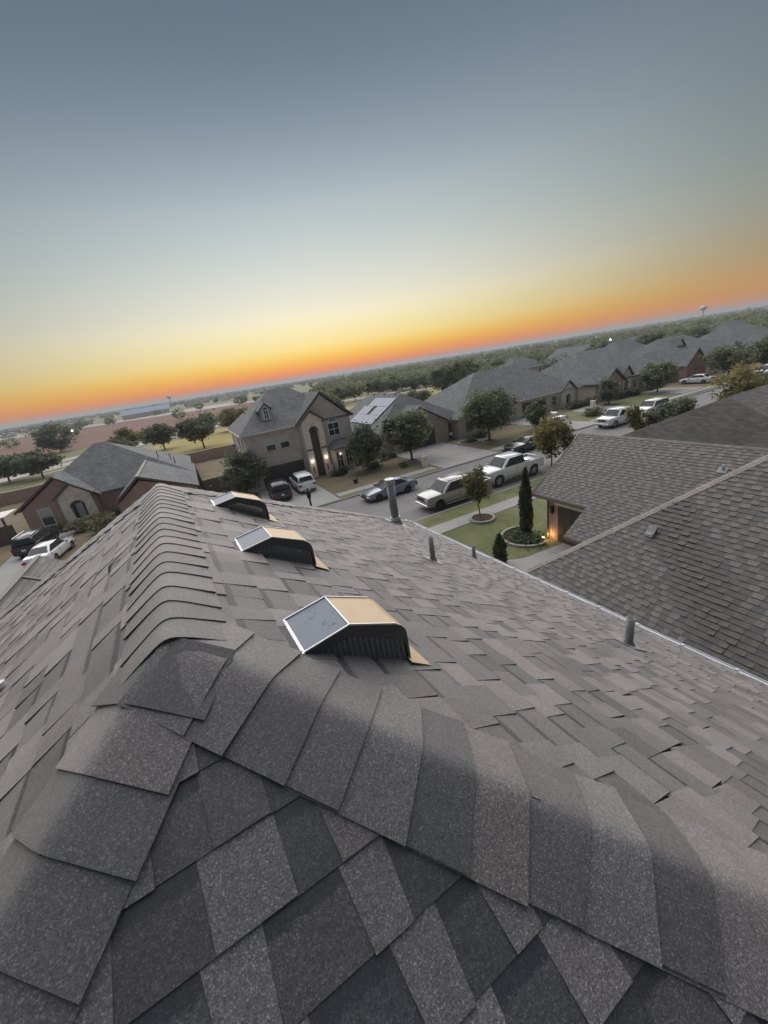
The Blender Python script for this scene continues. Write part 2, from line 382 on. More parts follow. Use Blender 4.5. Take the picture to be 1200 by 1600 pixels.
def rect(x0, x1, y0, y1): return [(x0,y0),(x1,y0),(x1,y1),(x0,y1)]

# ------------------------------------------------------------------ ground, street, pavements
sheet('ground', [(9000*math.cos(t*math.pi/24), 9000*math.sin(t*math.pi/24)) for t in range(48)], 0.0, 'plain')
RY0, RY1 = 22.45, 31.8          # street kerb lines
sheet('road', rect(-70, 190, RY0, RY1), 0.02, 'road')
mb = MB()
for x in range(-66, 190, 5): mb.box(x-.012, x+.012, RY0+.3, RY1-.3, .018, .0225)
mb.box(-70, 190, 26.79, 26.815, .018, .0226)
struct('road_joint', mb, 'joint')
sheet('front_lawn', [(-70,-40),(190,-40),(190,RY0-.15),(-70,RY0-.15)], .12, 'lawn')
sheet('far_lawn', [(-70,RY1+.15),(190,RY1+.15),(190,74),(-70,74)], .12, 'lawn_dry')
def kerb(name, y, s):
    mb = MB(); mb.box(-70, 190, min(y, y+s*.15), max(y, y+s*.15), 0, .135); struct(name, mb, 'kerb')
kerb('near_kerb', RY0, -1); kerb('far_kerb', RY1, 1)
def slabs(name, x0, x1, y0, y1, z, step, piece='slab', gap=.014):
    base = MB().box(x0-.02, x1+.02, y0-.02, y1+.02, .05, z-.012).build(name, 'joint', kind='structure')
    n = max(1, round((x1-x0)/step)); w = (x1-x0)/n
    shared = {}
    for i in range(n):
        MB().box(x0+i*w+gap/2, x0+(i+1)*w-gap/2, y0, y1, z-.03, z+random.uniform(-.002, .002)).build(piece, 'conc', base)
    return base
def grid_drive(name, poly_x0, poly_x1, y0, y1, z, nx, ny):
    base = MB().box(poly_x0-.02, poly_x1+.02, y0-.02, y1+.02, .05, z-.012).build(name, 'joint', kind='structure')
    wx = (poly_x1-poly_x0)/nx; wy = (y1-y0)/ny
    for i in range(nx):
        for j in range(ny):
            MB().box(poly_x0+i*wx+.01, poly_x0+(i+1)*wx-.01, y0+j*wy+.01, y0+(j+1)*wy-.01, z-.03, z+random.uniform(-.002,.002)).build('slab', 'conc', base)
    return base
slabs('near_sidewalk', 11.2, 52.4, 19.3, 20.6, .145, 1.3)
slabs('far_sidewalk', -12.4, 2.4, 32.75, 33.85, .145, 1.4)
slabs('far_sidewalk_beside_solar_house', 10.4, 21.2, 32.75, 33.85, .145, 1.4)
slabs('far_sidewalk_beside_stone_arch_house', 29.2, 41.0, 32.75, 33.85, .145, 1.4)
slabs('far_sidewalk_beside_twin_gable_house', 45.6, 51.0, 32.75, 33.85, .145, 1.4)
slabs('far_sidewalk_toward_far_cars', 56.6, 98.0, 32.75, 33.85, .145, 2.0)
grid_drive('two_storey_driveway', 4.5, 10.2, 31.95, 43.0, .150, 2, 4)
grid_drive('solar_house_driveway', 21.6, 28.9, 31.95, 44.0, .150, 3, 4)
grid_drive('brick_house_driveway', -16.8, -12.6, 31.95, 48.5, .150, 1, 5)
grid_drive('stone_arch_driveway', 41.2, 45.4, 31.95, 45.0, .150, 2, 4)
grid_drive('twin_gable_driveway', 51.2, 56.4, 31.95, 41.0, .150, 2, 3)
grid_drive('gabled_house_driveway', 67.0, 73.0, 34.0, 40.5, .150, 2, 2)
def apron(name, x0, x1):
    mb = MB(); mb.add([(x0-.9, RY1-.05, .024), (x1+.9, RY1-.05, .024), (x1, RY1+.3, .153), (x0, RY1+.3, .153), (x0-.9, RY1+.3, .05), (x1+.9, RY1+.3, .05)],
                     [(0,1,2,3),(0,3,4),(1,5,2)]); struct(name, mb, 'conc')
for nm, a, b in (('two_storey_apron', 4.5, 10.2), ('solar_house_apron', 21.6, 28.9), ('stone_arch_apron', 41.2, 45.4), ('twin_gable_apron', 51.2, 56.4), ('brick_house_apron', -16.8, -12.6)): apron(nm, a, b)
# neighbour's drive swinging round the lawn to the garage
def arc(cx, cy, r, a0, a1, n=10): return [(cx+r*math.cos(R(a0+(a1-a0)*i/n)), cy+r*math.sin(R(a0+(a1-a0)*i/n))) for i in range(n+1)]
nd = [(6.6, RY0-.12), (6.6, 6.2), (17.2, 6.2), (17.2, 13.3)] + [(14.4, 13.5)] + list(reversed(arc(14.2, 15.5, 2.0, 180, 270))) + [(12.0, 18.6), (11.2, 19.3), (11.1, 20.6), (11.4, RY0-.12)]
sheet('garage_driveway', nd, .148, 'conc')
mb = MB()
for y in (8.9, 11.6, 14.5, 17.6): mb.box(6.7, 11.9 if y > 13 else 17.0, y-.01, y+.01, .1475, .1495)
for x in (9.3, 12.6, 15.1): mb.box(x-.01, x+.01, 6.3, 13.4, .1476, .1496)
struct('driveway_joint', mb, 'joint')
# far side of the street: strip of greener verge and planting beds
for i, (x0, x1) in enumerate(((9.6, 21.0), (29.6, 41.0), (46, 51))):
    sheet(('verge_by_sedan', 'verge_by_sports_car', 'verge_by_far_pickup')[i], rect(x0, x1, RY1+.2, 32.7), .128, 'lawn')
sheet('green_lawn_by_stone_arch', rect(45.8, 51, 34, 40.5), .126, 'lawn')
sheet('green_lawn_by_twin_gables', rect(56.8, 66.5, 34, 40), .126, 'lawn')
# ground beyond the houses: park field, curving boulevard, red building site
sheet('field', [(-22,74.5),(60,74.5),(110,98),(98,132),(62,126),(30,124),(8,138),(-12,120)], .03, 'field')
def ribbon(name, pts, w, z, mat):
    mb = MB(); vs_ = []; n = len(pts)
    for i, (x, y) in enumerate(pts):
        a = pts[max(0, i-1)]; b = pts[min(n-1, i+1)]; d = Vector((b[0]-a[0], b[1]-a[1])).normalized()
        ww = w[i] if isinstance(w, (list, tuple)) else w
        vs_ += [(x-d.y*ww/2, y+d.x*ww/2, z), (x+d.y*ww/2, y-d.x*ww/2, z)]
    mb.add(vs_, [(2*i, 2*i+1, 2*i+3, 2*i+2) for i in range(n-1)]); return struct(name, mb, mat)
def curve(pts, k=6):
    P_ = [Vector(p) for p in pts]; out = []
    for i in range(len(P_)-1):
        p0 = P_[max(0, i-1)]; p1 = P_[i]; p2 = P_[i+1]; p3 = P_[min(len(P_)-1, i+2)]
        for j in range(k):
            t = j/k; out.append(tuple(.5*((2*p1)+(p2-p0)*t+(2*p0-5*p1+4*p2-p3)*t*t+(3*p1-p0-3*p2+p3)*t**3)))
    out.append(tuple(P_[-1])); return out
blvd = curve([(-120, 70), (-70, 96), (-40, 112), (-22, 128), (-8, 144), (14, 152), (40, 150), (70, 142), (110, 128), (190, 110)])
ribbon('boulevard', blvd, 8, .05, 'asphalt')
ribbon('boulevard_far_lane', [(x-3, y+13) for x, y in blvd], 7, .05, 'asphalt')
ribbon('park_path', curve([(-60, 92), (-30, 108), (-14, 122), (-2, 133), (20, 139)]), 1.8, .055, 'conc')
sheet('red_dirt_site', [(-420, 225), (-90, 158), (-66, 160), (-20, 176), (40, 212), (70, 300), (20, 400), (-60, 430), (-300, 560), (-600, 900)], .03, 'dirt')
sheet('red_dirt_plot', [(-260, 160), (-60, 118), (-44, 142), (-90, 168), (-260, 240)], .035, 'dirt')
sheet('service_road', [(-300, 640), (60, 330), (90, 345), (-300, 690)], .06, 'asphalt')
sheet('parking_lot', [(-75, 440), (30, 380), (60, 440), (-60, 520)], .05, 'asphalt')

# ------------------------------------------------------------------ shingled roof faces
def clip(poly, a, b):
    """keep the part of a 2D convex polygon on the left of a->b"""
    out = []; n = len(poly)
    def side(p): return (b[0]-a[0])*(p[1]-a[1]) - (b[1]-a[1])*(p[0]-a[0])
    for i in range(n):
        p, q = poly[i], poly[(i+1) % n]; sp_, sq = side(p), side(q)
        if sp_ >= 0: out.append(p)
        if (sp_ > 0 > sq) or (sp_ < 0 < sq):
            t = sp_/(sp_-sq); out.append((p[0]+(q[0]-p[0])*t, p[1]+(q[1]-p[1])*t))
    return out
def shingle_face(O, U, V, N_, poly, e, off, wmin, wmax, thick, rnd, rag=0.0, keep=None, band=None, tones=(.30, .52, .50, .78), alt=.8):
    """pieces of laminated shingle on a roof face: list of (centre, pixel size, verts, faces, shade, bands)"""
    pieces = []
    us = [p[0] for p in poly]; vs_ = [p[1] for p in poly]
    k0 = math.floor((min(vs_)-off)/e); k1 = math.ceil((max(vs_)-off)/e)
    m = len(poly)
    for k in range(k0, k1):
        v0 = off + k*e; v1 = v0 + e*1.12
        u = min(us) - rnd.random()*wmax; tooth = rnd.random() < .5
        while u < max(us):
            w_ = rnd.uniform(wmin, wmax); a, b = u, u+w_; u = b
            tooth = not tooth if rnd.random() < alt else tooth
            th = thick*(1.7 if tooth else .85) * rnd.uniform(.85, 1.15)
            sk = rnd.uniform(.0, .09)*e*(1 if tooth else -1)
            j = rnd.uniform(-rag, rag)
            ov = 0.0 if tooth else .014
            q = [(a+sk-ov, v0+j), (b-sk+ov, v0+j), (b+ov, v1), (a-ov, v1)]
            c2 = ((a+b)/2, v0+e/2)
            if keep and not keep(O + U*c2[0] + V*c2[1]): continue
            for i in range(m):
                q = clip(q, poly[i], poly[(i+1) % m])
                if len(q) < 3: break
            if len(q) < 3: continue
            hgt = lambda v: max(.0006, th*(1-(v-v0)/(v1-v0)) + .0006)
            n = len(q)
            top = [O + U*x + V*y + N_*hgt(y) for x, y in q]; bot = [O + U*x + V*y - N_*.004 for x, y in q]
            fs = [tuple(range(n))] + [(i, i+n, (i+1) % n+n, (i+1) % n) for i in range(n)]
            bd = [(y-v0)/e for x, y in q]*2
            if tooth: bd = [x*.55 for x in bd]
            else: q0 = .0
            sh = (rnd.uniform(*tones[2:]) if tooth else rnd.uniform(*tones[:2]))
            if rnd.random() < .10: sh = rnd.uniform(tones[0], tones[3])
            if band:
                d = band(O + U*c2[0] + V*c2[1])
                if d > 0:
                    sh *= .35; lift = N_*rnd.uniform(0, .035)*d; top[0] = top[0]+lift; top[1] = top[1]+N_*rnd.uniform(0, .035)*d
            cen = O + U*c2[0] + V*c2[1]; pr = to_px(cen); area = 0
            if pr and -60 < pr[0] < 1260 and -60 < pr[1] < 1660:
                pp = [to_px(t) for t in top]
                if all(pp):
                    area = abs(sum(pp[i][0]*pp[(i+1) % n][1]-pp[(i+1) % n][0]*pp[i][1] for i in range(n)))/2
                    nn = (Vector((0, 0, CAMZ))-cen).dot(N_)
                    if nn < 0: area = 0
            pieces.append((area, top+bot, fs, sh, bd))
    return pieces
def emit_pieces(pieces, parent, mat, limit, name='shingle'):
    pieces.sort(key=lambda p: -p[0])
    for i, p in enumerate(pieces[:limit]):
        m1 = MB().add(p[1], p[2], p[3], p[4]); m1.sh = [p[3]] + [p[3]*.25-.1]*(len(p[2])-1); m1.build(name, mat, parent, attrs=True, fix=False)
    mb = MB()
    for p in pieces[limit:]:
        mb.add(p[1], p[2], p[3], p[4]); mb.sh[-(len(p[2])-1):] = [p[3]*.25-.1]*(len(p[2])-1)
    if mb.v:
        o = mb.build(name + '_courses', mat, parent, attrs=True, fix=False); o['kind'] = 'stuff'
def caps(parent, P0, P1, e1, e2, w, exp, rnd, mat='sh', thick=.006, lift=.004, name='ridge_cap', L=None, shade=(.30, .75), curl=.10):
    P0 = Vector(P0); P1 = Vector(P1); d = (P1-P0); ln = d.length; d.normalize()
    mm = (e1+e2)/2; qq = (e2-e1)/2; upv = -mm.normalized()
    L = L or exp*2.1; T = thick*L/exp; n = max(1, int(ln/exp)); S = [-1, -.7, -.4, -.24, -.13, -.05, .05, .13, .24, .4, .7, 1]
    k_ = math.sqrt(1+curl*curl)-1
    for k in range(n):
        s0 = k*exp + rnd.uniform(-.05, .05)*exp; mb = MB(); top = []; bot = []
        ww = w*rnd.uniform(.97, 1.03); sk = rnd.uniform(-.02, .02); cl = rnd.uniform(0, thick*1.2)
        for s in (s0, s0+exp*.5, min(s0+L, ln)):
            t = (s-s0)/L; h = T*(1-t) + lift
            for x in S:
                bend = math.sqrt(x*x+curl*curl) - k_ - curl*.55*(1-abs(x))
                p = P0 + d*(s + sk*x) + qq*(ww*x) + mm*(ww*bend)
                nn = (upv + (qq*x*.6)).normalized()
                ex = cl*abs(x)**3 if t < .05 else 0
                top.append(p + nn*(h+ex)); bot.append(p + nn*(h+ex-thick))
        m = len(S); fs = []; o = len(top)
        for r in range(2):
            for i in range(m-1): fs.append((r*m+i, r*m+i+1, (r+1)*m+i+1, (r+1)*m+i))
        es = [(o+i, 2*o+i, 2*o+i+1, o+i+1) for i in range(m-1)]                       # butt edge
        for r in range(2): es += [(o+r*m, o+(r+1)*m, 2*o+(r+1)*m, 2*o+r*m), (o+r*m+m-1, 2*o+r*m+m-1, 2*o+(r+1)*m+m-1, o+(r+1)*m+m-1)]
        sh_ = rnd.uniform(*shade); mb.add(top+top+bot, fs+es, sh_, [.3]*(3*o))
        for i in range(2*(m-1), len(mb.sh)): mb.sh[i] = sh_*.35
        ob = mb.build(name, mat, parent, attrs=True, fix=False)
        ob.data.polygons.foreach_set('use_smooth', [i < 2*(m-1) for i in range(len(ob.data.polygons))])

# ------------------------------------------------------------------ the house under the camera
h = .58; TP = 2/3.0; SL = math.sqrt(1+TP*TP)
lx = Vector((math.cos(R(3)), math.sin(R(3)), 0)); ly = Vector((-math.sin(R(3)), math.cos(R(3)), 0)); lz = Vector((0, 0, 1))
XR = -.26*h; ZR = CAMZ-h; A0 = 1.85*h; A1 = 5.85*h; RUN = 9.06*h; ZE = ZR-TP*RUN
def lw(x, y, z): return lx*x + ly*y + lz*z
own = thing('two_storey_house', 'near house seen from its own grey shingle roof in the foreground', 'house', tuple(lw(XR, 2.2, 0)))
rnd = random.Random(11)
deck = MB()
e4 = [lw(XR-RUN, A0-RUN, ZE), lw(XR+RUN, A0-RUN, ZE), lw(XR+RUN, A1+RUN, ZE), lw(XR-RUN, A1+RUN, ZE)]
r2 = [lw(XR, A0, ZR), lw(XR, A1, ZR)]
dn = Vector((0, 0, -.004)); b4 = [p-Vector((0, 0, .2)) for p in e4]
deck.add([p+dn for p in e4+r2]+b4, [(0,1,4),(1,2,5,4),(2,3,5),(3,0,4,5),(9,8,7,6),(0,6,7,1),(1,7,8,2),(2,8,9,3),(3,9,6,0)])
roof = deck.build('roof', 'deck', own)
Vr = (lx*-1 + lz*TP).normalized(); Nr = (lx*TP + lz).normalized()
Vl = (lx + lz*TP).normalized(); Nl = (lx*-TP + lz).normalized()
Vn = (ly + lz*TP).normalized(); Nn = (ly*-TP + lz).normalized()
Vf = (ly*-1 + lz*TP).normalized(); Nf = (ly*TP + lz).normalized()
SR = RUN*SL; E_ = .2525*h
OFF = (SR-.593*h) % E_
pcs = []
pcs += shingle_face(lw(XR+RUN, 0, ZE), ly, Vr, Nr, [(A0-RUN, 0), (A1+RUN, 0), (A1, SR), (A0, SR)], E_, OFF, .09, .20, .0058, rnd, .003, tones=(.28, .52, .48, .78))
pcs += shingle_face(lw(XR-RUN, 0, ZE), -ly, Vl, Nl, [(-(A1+RUN), 0), (-(A0-RUN), 0), (-A0, SR), (-A1, SR)], E_, OFF, .09, .20, .0058, rnd, .003, tones=(.28, .52, .48, .78))
pcs += shingle_face(lw(XR, A0-RUN, ZE), lx, Vn, Nn, [(-RUN, 0), (RUN, 0), (0, SR)], E_, OFF, .085, .17, .0046, rnd, .002, tones=(.08, .36, .50, .82), alt=1.0,
                    keep=lambda p: (p-Vector((0, 0, ZR))).length < 4.6)
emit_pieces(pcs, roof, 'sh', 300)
MB().add([lw(XR-RUN, A1+RUN, ZE)+Nf*.006, lw(XR+RUN, A1+RUN, ZE)+Nf*.006, lw(XR, A1, ZR)+Nf*.006], [(1, 0, 2)]).build('far_roof_face', 'roofB', roof)
def hip(px_, py_, sx, sy):
    top = lw(XR, py_, ZR); bot = lw(XR+sx*RUN, py_+sy*RUN, ZE); d = (top-bot).normalized()
    n1 = Nr if sx > 0 else Nl; n2 = Nn if sy < 0 else Nf
    a = n1.cross(d); a = a if a.dot(ly*-sy) > 0 else -a      # lies in the side slope
    b = n2.cross(d); b = b if b.dot(lx*-sx) > 0 else -b      # lies in the end slope
    return bot, top, a.normalized(), b.normalized()
WC = .31*h; EX = .235*h
for (py_, sx, sy) in ((A0, 1, -1), (A0, -1, -1), (A1, 1, 1), (A1, -1, 1)):
    bot, top, a, b = hip(0, py_, sx, sy)
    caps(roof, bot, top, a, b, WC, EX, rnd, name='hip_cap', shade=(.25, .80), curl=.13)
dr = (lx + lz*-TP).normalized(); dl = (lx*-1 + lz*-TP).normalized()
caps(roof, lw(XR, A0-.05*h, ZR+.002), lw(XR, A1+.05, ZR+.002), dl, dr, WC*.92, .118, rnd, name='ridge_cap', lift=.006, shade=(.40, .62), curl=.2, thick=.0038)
# eave trim, gutter, walls
g0 = lw(XR+RUN, A0-RUN, ZE); g1 = lw(XR+RUN, A1+RUN, ZE)
gut = MB()
for (da, dz_, w_, hh) in ((.012, .006, .035, .004), (.075, -.045, .012, .07), (.045, -.08, .07, .01)):
    off = lx*da + lz*dz_; gut.beam(g0+off, g1+off, w_, hh)
gu = gut.build('gutter', 'gutter', roof)
for i in range(22):
    p = g0 + (g1-g0)*((i+.5)/22) + lx*.02 + lz*.014
    MB().beam(p-lx*.02, p+lx*.02, .035, .012).build('gutter_hanger', 'gutter', roof)
gb = MB(); gb.beam(lw(XR-RUN-.05, A0-RUN, ZE-.03), lw(XR-RUN-.05, A1+RUN, ZE-.03), .1, .1); gb.beam(lw(XR-RUN, A1+RUN+.05, ZE-.03), lw(XR+RUN, A1+RUN+.05, ZE-.03), .1, .1)
gb.build('fascia', 'trim', own)
wl = MB(); w0 = [lw(XR+sx*(RUN-.45), y, 0) for sx, y in ((-1, A0-RUN+.45), (1, A0-RUN+.45), (1, A1+RUN-.45), (-1, A1+RUN-.45))]
wl.extrude(w0, (0, 0, ZE-.2)); wl.build('wall', 'brick_tan', own)
# lower front wing with its own small roof
def roof_hip(mb, x0, x1, y0, y1, ze, zr, rx0=None, rx1=None, ry=None, axis='x', drop=.2):
    """closed hip roof solid; ridge runs along axis between rx0 and rx1 at ry"""
    if axis == 'x': rr = [(rx0, ry, zr), (rx1, ry, zr)]
    else: rr = [(ry, rx0, zr), (ry, rx1, zr)]
    ee = [(x0,y0,ze),(x1,y0,ze),(x1,y1,ze),(x0,y1,ze)]; bb = [(x,y,ze-drop) for x, y, z in ee]
    if axis == 'x': top = [(0,1,5,4),(1,2,5),(2,3,4,5),(3,0,4)]
    else: top = [(0,1,4),(1,2,5,4),(2,3,5),(3,0,4,5)]
    mb.add(ee+rr+bb, top + [(9,8,7,6),(0,6,7,1),(1,7,8,2),(2,8,9,3),(3,9,6,0)]); return mb
wing = MB(); zw = 6.36
wing.extrude([(-10.6, 16.4, zw-TP*4.8), (-5.8, 16.4, zw), (-1.0, 16.4, zw-TP*4.8), (-1.0, 16.4, zw-TP*4.8-.15), (-5.8, 16.4, zw-.18), (-10.6, 16.4, zw-TP*4.8-.15)], (0, -12.5, 0))
lowr = wing.build('lower_roof', 'roofB', own)
k_ = MB(); k_.beam((-5.8, 4, zw+.012), (-5.8, 16.4, zw+.012), .16, .03); k_.beam((-5.75, 14.55, zw+.0), (-1.0, 14.55, zw-TP*4.75), .09, .03); k_.build('ridge_strip', 'cap_tan', lowr)
wall_ = MB(); wall_.extrude([(-10.1, 15.9, 0), (-1.5, 15.9, 0), (-1.5, 15.9, zw-TP*4.4), (-5.8, 15.9, zw-.25), (-10.1, 15.9, zw-TP*4.4)], (0, -11.5, 0)); wall_.build('lower_wall', 'brick_tan', own)
# slant-back roof vents
def rp(x, a, n=0.0): # point on the right slope, x and a in metres from the ridge line, n above along the normal
    return lw(XR+x, a, ZR-TP*x) + Nr*n
def vent(a_c, label, seed):
    wv = .185*h
    def pt(x, up, a): return lw(XR+x*h, a, ZR-TP*x*h + up*h)
    prof = [(.555, .010), (.835, .235), (1.125, .288), (1.160, .281), (1.182, .262), (1.190, .232), (1.192, .12), (1.192, .035)]
    y0, y1 = a_c-wv, a_c+wv
    mb = MB(); n = len(prof); th = .004
    vs_ = []
    for y in (y0, y1): vs_ += [pt(x, u, y) for x, u in prof]
    for y in (y0, y1): vs_ += [pt(x, u, y)-Nr*th for x, u in prof]
    fs = [(i, i+1, n+i+1, n+i) for i in range(n-1)] + [(2*n+i, 3*n+i, 3*n+i+1, 2*n+i+1) for i in range(n-1)]
    fs += [(i, 2*n+i, 2*n+i+1, i+1) for i in range(n-1)] + [(n+i, n+i+1, 3*n+i+1, 3*n+i) for i in range(n-1)] + [(0, n, 3*n, 2*n), (n-1, 3*n-1, 4*n-1, 2*n-1)]
    back = {0, n-1}     # first strip of the profile is the slanted back, given its own sky-tinted zinc
    mb.add(vs_, [f for i, f in enumerate(fs) if i not in back]); v = mb.build('roof_vent', 'vent_sunset_tint', own, label=label, fix=False)
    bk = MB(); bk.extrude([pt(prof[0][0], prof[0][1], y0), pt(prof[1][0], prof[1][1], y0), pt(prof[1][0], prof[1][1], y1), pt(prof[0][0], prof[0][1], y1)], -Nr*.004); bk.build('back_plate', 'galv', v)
    # folded seam along the edges of the hood
    sm = MB()
    for y in (y0-.002, y1+.002):
        for (p, q) in zip(prof[:2], prof[1:3]): sm.beam(pt(p[0], p[1]+.004, y), pt(q[0], q[1]+.004, y), .004, .005)
    sm.beam(pt(.835, .238, y0), pt(.835, .238, y1), .004, .003)
    sm.beam(pt(.552, .006, y0-.006), pt(.552, .006, y1+.006), .010, .006)
    sm.build('seam', 'solar_rim', v)
    for y, s in ((y0+.004, -1), (y1-.004, 1)):
        # side band under the hood edge
        bd = MB(); inn = [(.60, .006), (.84, .150), (1.12, .172), (1.145, .172), (1.165, .165), (1.172, .14), (1.174, .10), (1.174, .02)]
        vv = [pt(x, u-.004, y) for x, u in prof] + [pt(x, u, y) for x, u in inn]; vv += [p+ly*(.004*s) for p in vv]
        ff = []
        for i in range(n-1): ff += [(i, i+1, n+i+1, n+i), (2*n+i, 3*n+i, 3*n+i+1, 2*n+i+1), (i, 2*n+i, 2*n+i+1, i+1), (n+i, n+i+1, 3*n+i+1, 3*n+i)]
        bd.add(vv, ff); bd.build('side_panel', 'vent_black', v)
        gr = MB()
        def topz(x):
            for (p, q) in zip(inn, inn[1:]):
                if p[0] <= x <= q[0] and q[0] > p[0]: return p[1]+(q[1]-p[1])*(x-p[0])/(q[0]-p[0])
            return .1
        for x in np.linspace(.62, 1.15, 17): gr.beam(pt(x, .0, y), pt(x, topz(x)+.012, y), .0035, .005, up=tuple(lx))
        for u in np.linspace(.012, .168, 13):
            xs = .60 + u*1.46
            gr.beam(pt(min(xs, 1.1), u, y), pt(1.16, u, y), .0028, .0032)
        gr.build('grille', 'vent_grille', v)
    fl = MB(); fl.add([rp(.50*h, y0-.05, .011), rp(1.30*h, y0-.055, .007), rp(1.30*h, y1+.05, .007), rp(.50*h, y1+.05, .011)], [(0,1,2,3)])
    f2 = MB(); p = [rp(1.155*h, y0-.030, .0125), rp(1.285*h, y0-.036, .009), rp(1.285*h, y1+.03, .009), rp(1.155*h, y1+.03, .0125)]
    f2.extrude(p, Nr*.003); f2.build('flange', 'vent_sunset_tint', v)
    ins = MB(); ins.extrude([rp(.62*h, y0+.02, .012), rp(1.12*h, y0+.02, .012), rp(1.12*h, y1-.02, .012), rp(.62*h, y1-.02, .012)], Nr*.02); ins.build('throat', 'vent_black', v)
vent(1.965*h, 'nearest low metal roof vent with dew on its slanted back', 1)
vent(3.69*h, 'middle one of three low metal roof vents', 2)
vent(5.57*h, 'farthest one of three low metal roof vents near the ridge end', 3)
# vent pipes with boots
def pipe(x, a, ht, r, label, cap=False):
    b = rp(x*h, a*h); t = b + Vector((0, 0, ht))
    mb = MB(); mb.cyl(b-Vector((0, 0, .1)), t, r, r, 20); o = mb.build('vent_pipe', 'lead', own, smooth=False, label=label)
    for p in o.data.polygons: p.use_smooth = len(p.vertices) == 4
    bo = MB(); bo.cyl(b-Vector((0, 0, .02)), b+Vector((0, 0, max(.05, r*1.3))), r*1.75, r*1.12, 20)
    bo.build('boot', 'boot', o)
    fl = MB(); q = [rp(x*h-r*3.2, a*h-r*3, .012), rp(x*h+r*3.4, a*h-r*3, .008), rp(x*h+r*3.4, a*h+r*3, .008), rp(x*h-r*3.2, a*h+r*3, .012)]
    fl.extrude(q, Nr*.003); fl.build('flashing', 'galv_dull', o)
    if cap:
        c = MB(); c.cyl(t-Vector((0, 0, .06)), t+Vector((0, 0, .05)), r*1.28, r*1.28, 24); c.build('cap', 'steel', o); c = MB(); c.cyl(b+Vector((0, 0, .10)), b+Vector((0, 0, .16)), r*1.3, r*1.3, 24); c.build('collar', 'steel', o)
    else:
        c = MB(); c.cyl(t-Vector((0,0,.01)), t+Vector((0, 0, .002)), r*.8, r*.8, 18); c.build('bore', 'cblack', o)
pipe(6.474, 11.386, .93, .082, 'tall grey flue pipe with a collar at the far roof corner', True)
pipe(4.063, 5.687, .31, .030, 'thin grey plumbing pipe next nearest the tall flue')
pipe(7.208, 8.157, .25, .033, 'short grey plumbing stub near the gutter behind the thin pipe')
pipe(5.728, 2.797, .31, .036, 'grey plumbing pipe standing alone on the right of the near roof')
def lp_(x, a, n=0.0): return lw(XR-x, a, ZR-TP*x) + Nl*n
b_ = lp_(1.50*h, 3.90*h); mb = MB(); mb.cyl(b_-Vector((0, 0, .05)), b_+Vector((0, 0, .045)), .018, .018, 16); o = mb.build('vent_pipe', 'flower', own, label='short white pipe stub at the left edge of the near roof')
bo = MB(); bo.cyl(b_-Vector((0, 0, .03)), b_+Vector((0, 0, .02)), .04, .021, 16); bo.build('boot', 'boot', o)
# small litter on the roof: a lifted shingle scrap and pale leaves
def scrap(p, n_, s, mat, label):
    mb = MB(); a = n_.orthogonal().normalized(); b = n_.cross(a); vs_ = []
    for i in range(6):
        t = i/5; vs_ += [p + a*(s*(t-.5)) + b*(s*.12) + n_*(.004+s*.25*math.sin(t*3.1)), p + a*(s*(t-.5)) - b*(s*.12) + n_*(.004+s*.12*math.sin(t*3.1))]
    mb.add(vs_, [(2*i, 2*i+1, 2*i+3, 2*i+2) for i in range(5)]); o = mb.build('roof_scrap', mat); tag(o, label, 'scrap'); return o
scrap(lw(XR-.48*h, 4.06*h, ZR-TP*.48*h), Nl, .09, 'cblack', 'small dark curled shingle scrap lying on the left roof slope')

# ------------------------------------------------------------------ house building kit
def wall(parent, x0, x1, y0, y1, z0, z1, mat, name='wall'): return MB().box(x0, x1, y0, y1, z0, z1).build(name, mat, parent)
def gable_wall(parent, x0, x1, y0, y1, ze, zr, mat, axis='y', xm=None, name='gable'):
    mb = MB()
    if axis == 'y':
        xm = (x0+x1)/2 if xm is None else xm
        mb.extrude([(x0, y0, ze-.02), (x1, y0, ze-.02), (xm, y0, zr)], (0, y1-y0, 0))
    else:
        ym = (y0+y1)/2 if xm is None else xm
        mb.extrude([(x0, y0, ze-.02), (x0, y1, ze-.02), (x0, ym, zr)], (x1-x0, 0, 0))
    return mb.build(name, mat, parent)
def gable_roof(parent, x0, x1, y0, y1, ze, zr, mat, axis='y', t=.14, name='roof', xm=None, barge=None):
    """two thick slopes meeting at a ridge along axis"""
    mb = MB(); lo, hi = (x0, x1) if axis == 'y' else (y0, y1); mid = (lo+hi)/2 if xm is None else xm
    def P_(a, c, z): return (a, c, z) if axis == 'y' else (c, a, z)
    s, e = (y0, y1) if axis == 'y' else (x0, x1)
    prof = [(lo, ze), (mid, zr), (hi, ze), (hi, ze-t), (mid, zr-t*1.2), (lo, ze-t)]
    mb.extrude([P_(a, s, z) for a, z in prof], Vector(P_(0, e-s, 0)))
    r = mb.build(name, mat, parent)
    if barge:
        b = MB(); k = .14
        for a, c in ((lo, mid), (hi, mid)):
            b.beam(P_(a, s-.015, ze-.05), P_(c, s-.015, zr-.06), .035, .2)
        b.build('barge_board', barge, parent)
    return r
def fascia(parent, pts, z, mat='trim', hgt=.17):
    mb = MB()
    for a, b in zip(pts, pts[1:]): mb.beam((a[0], a[1], z), (b[0], b[1], z), .05, hgt)
    return mb.build('fascia', mat, parent)
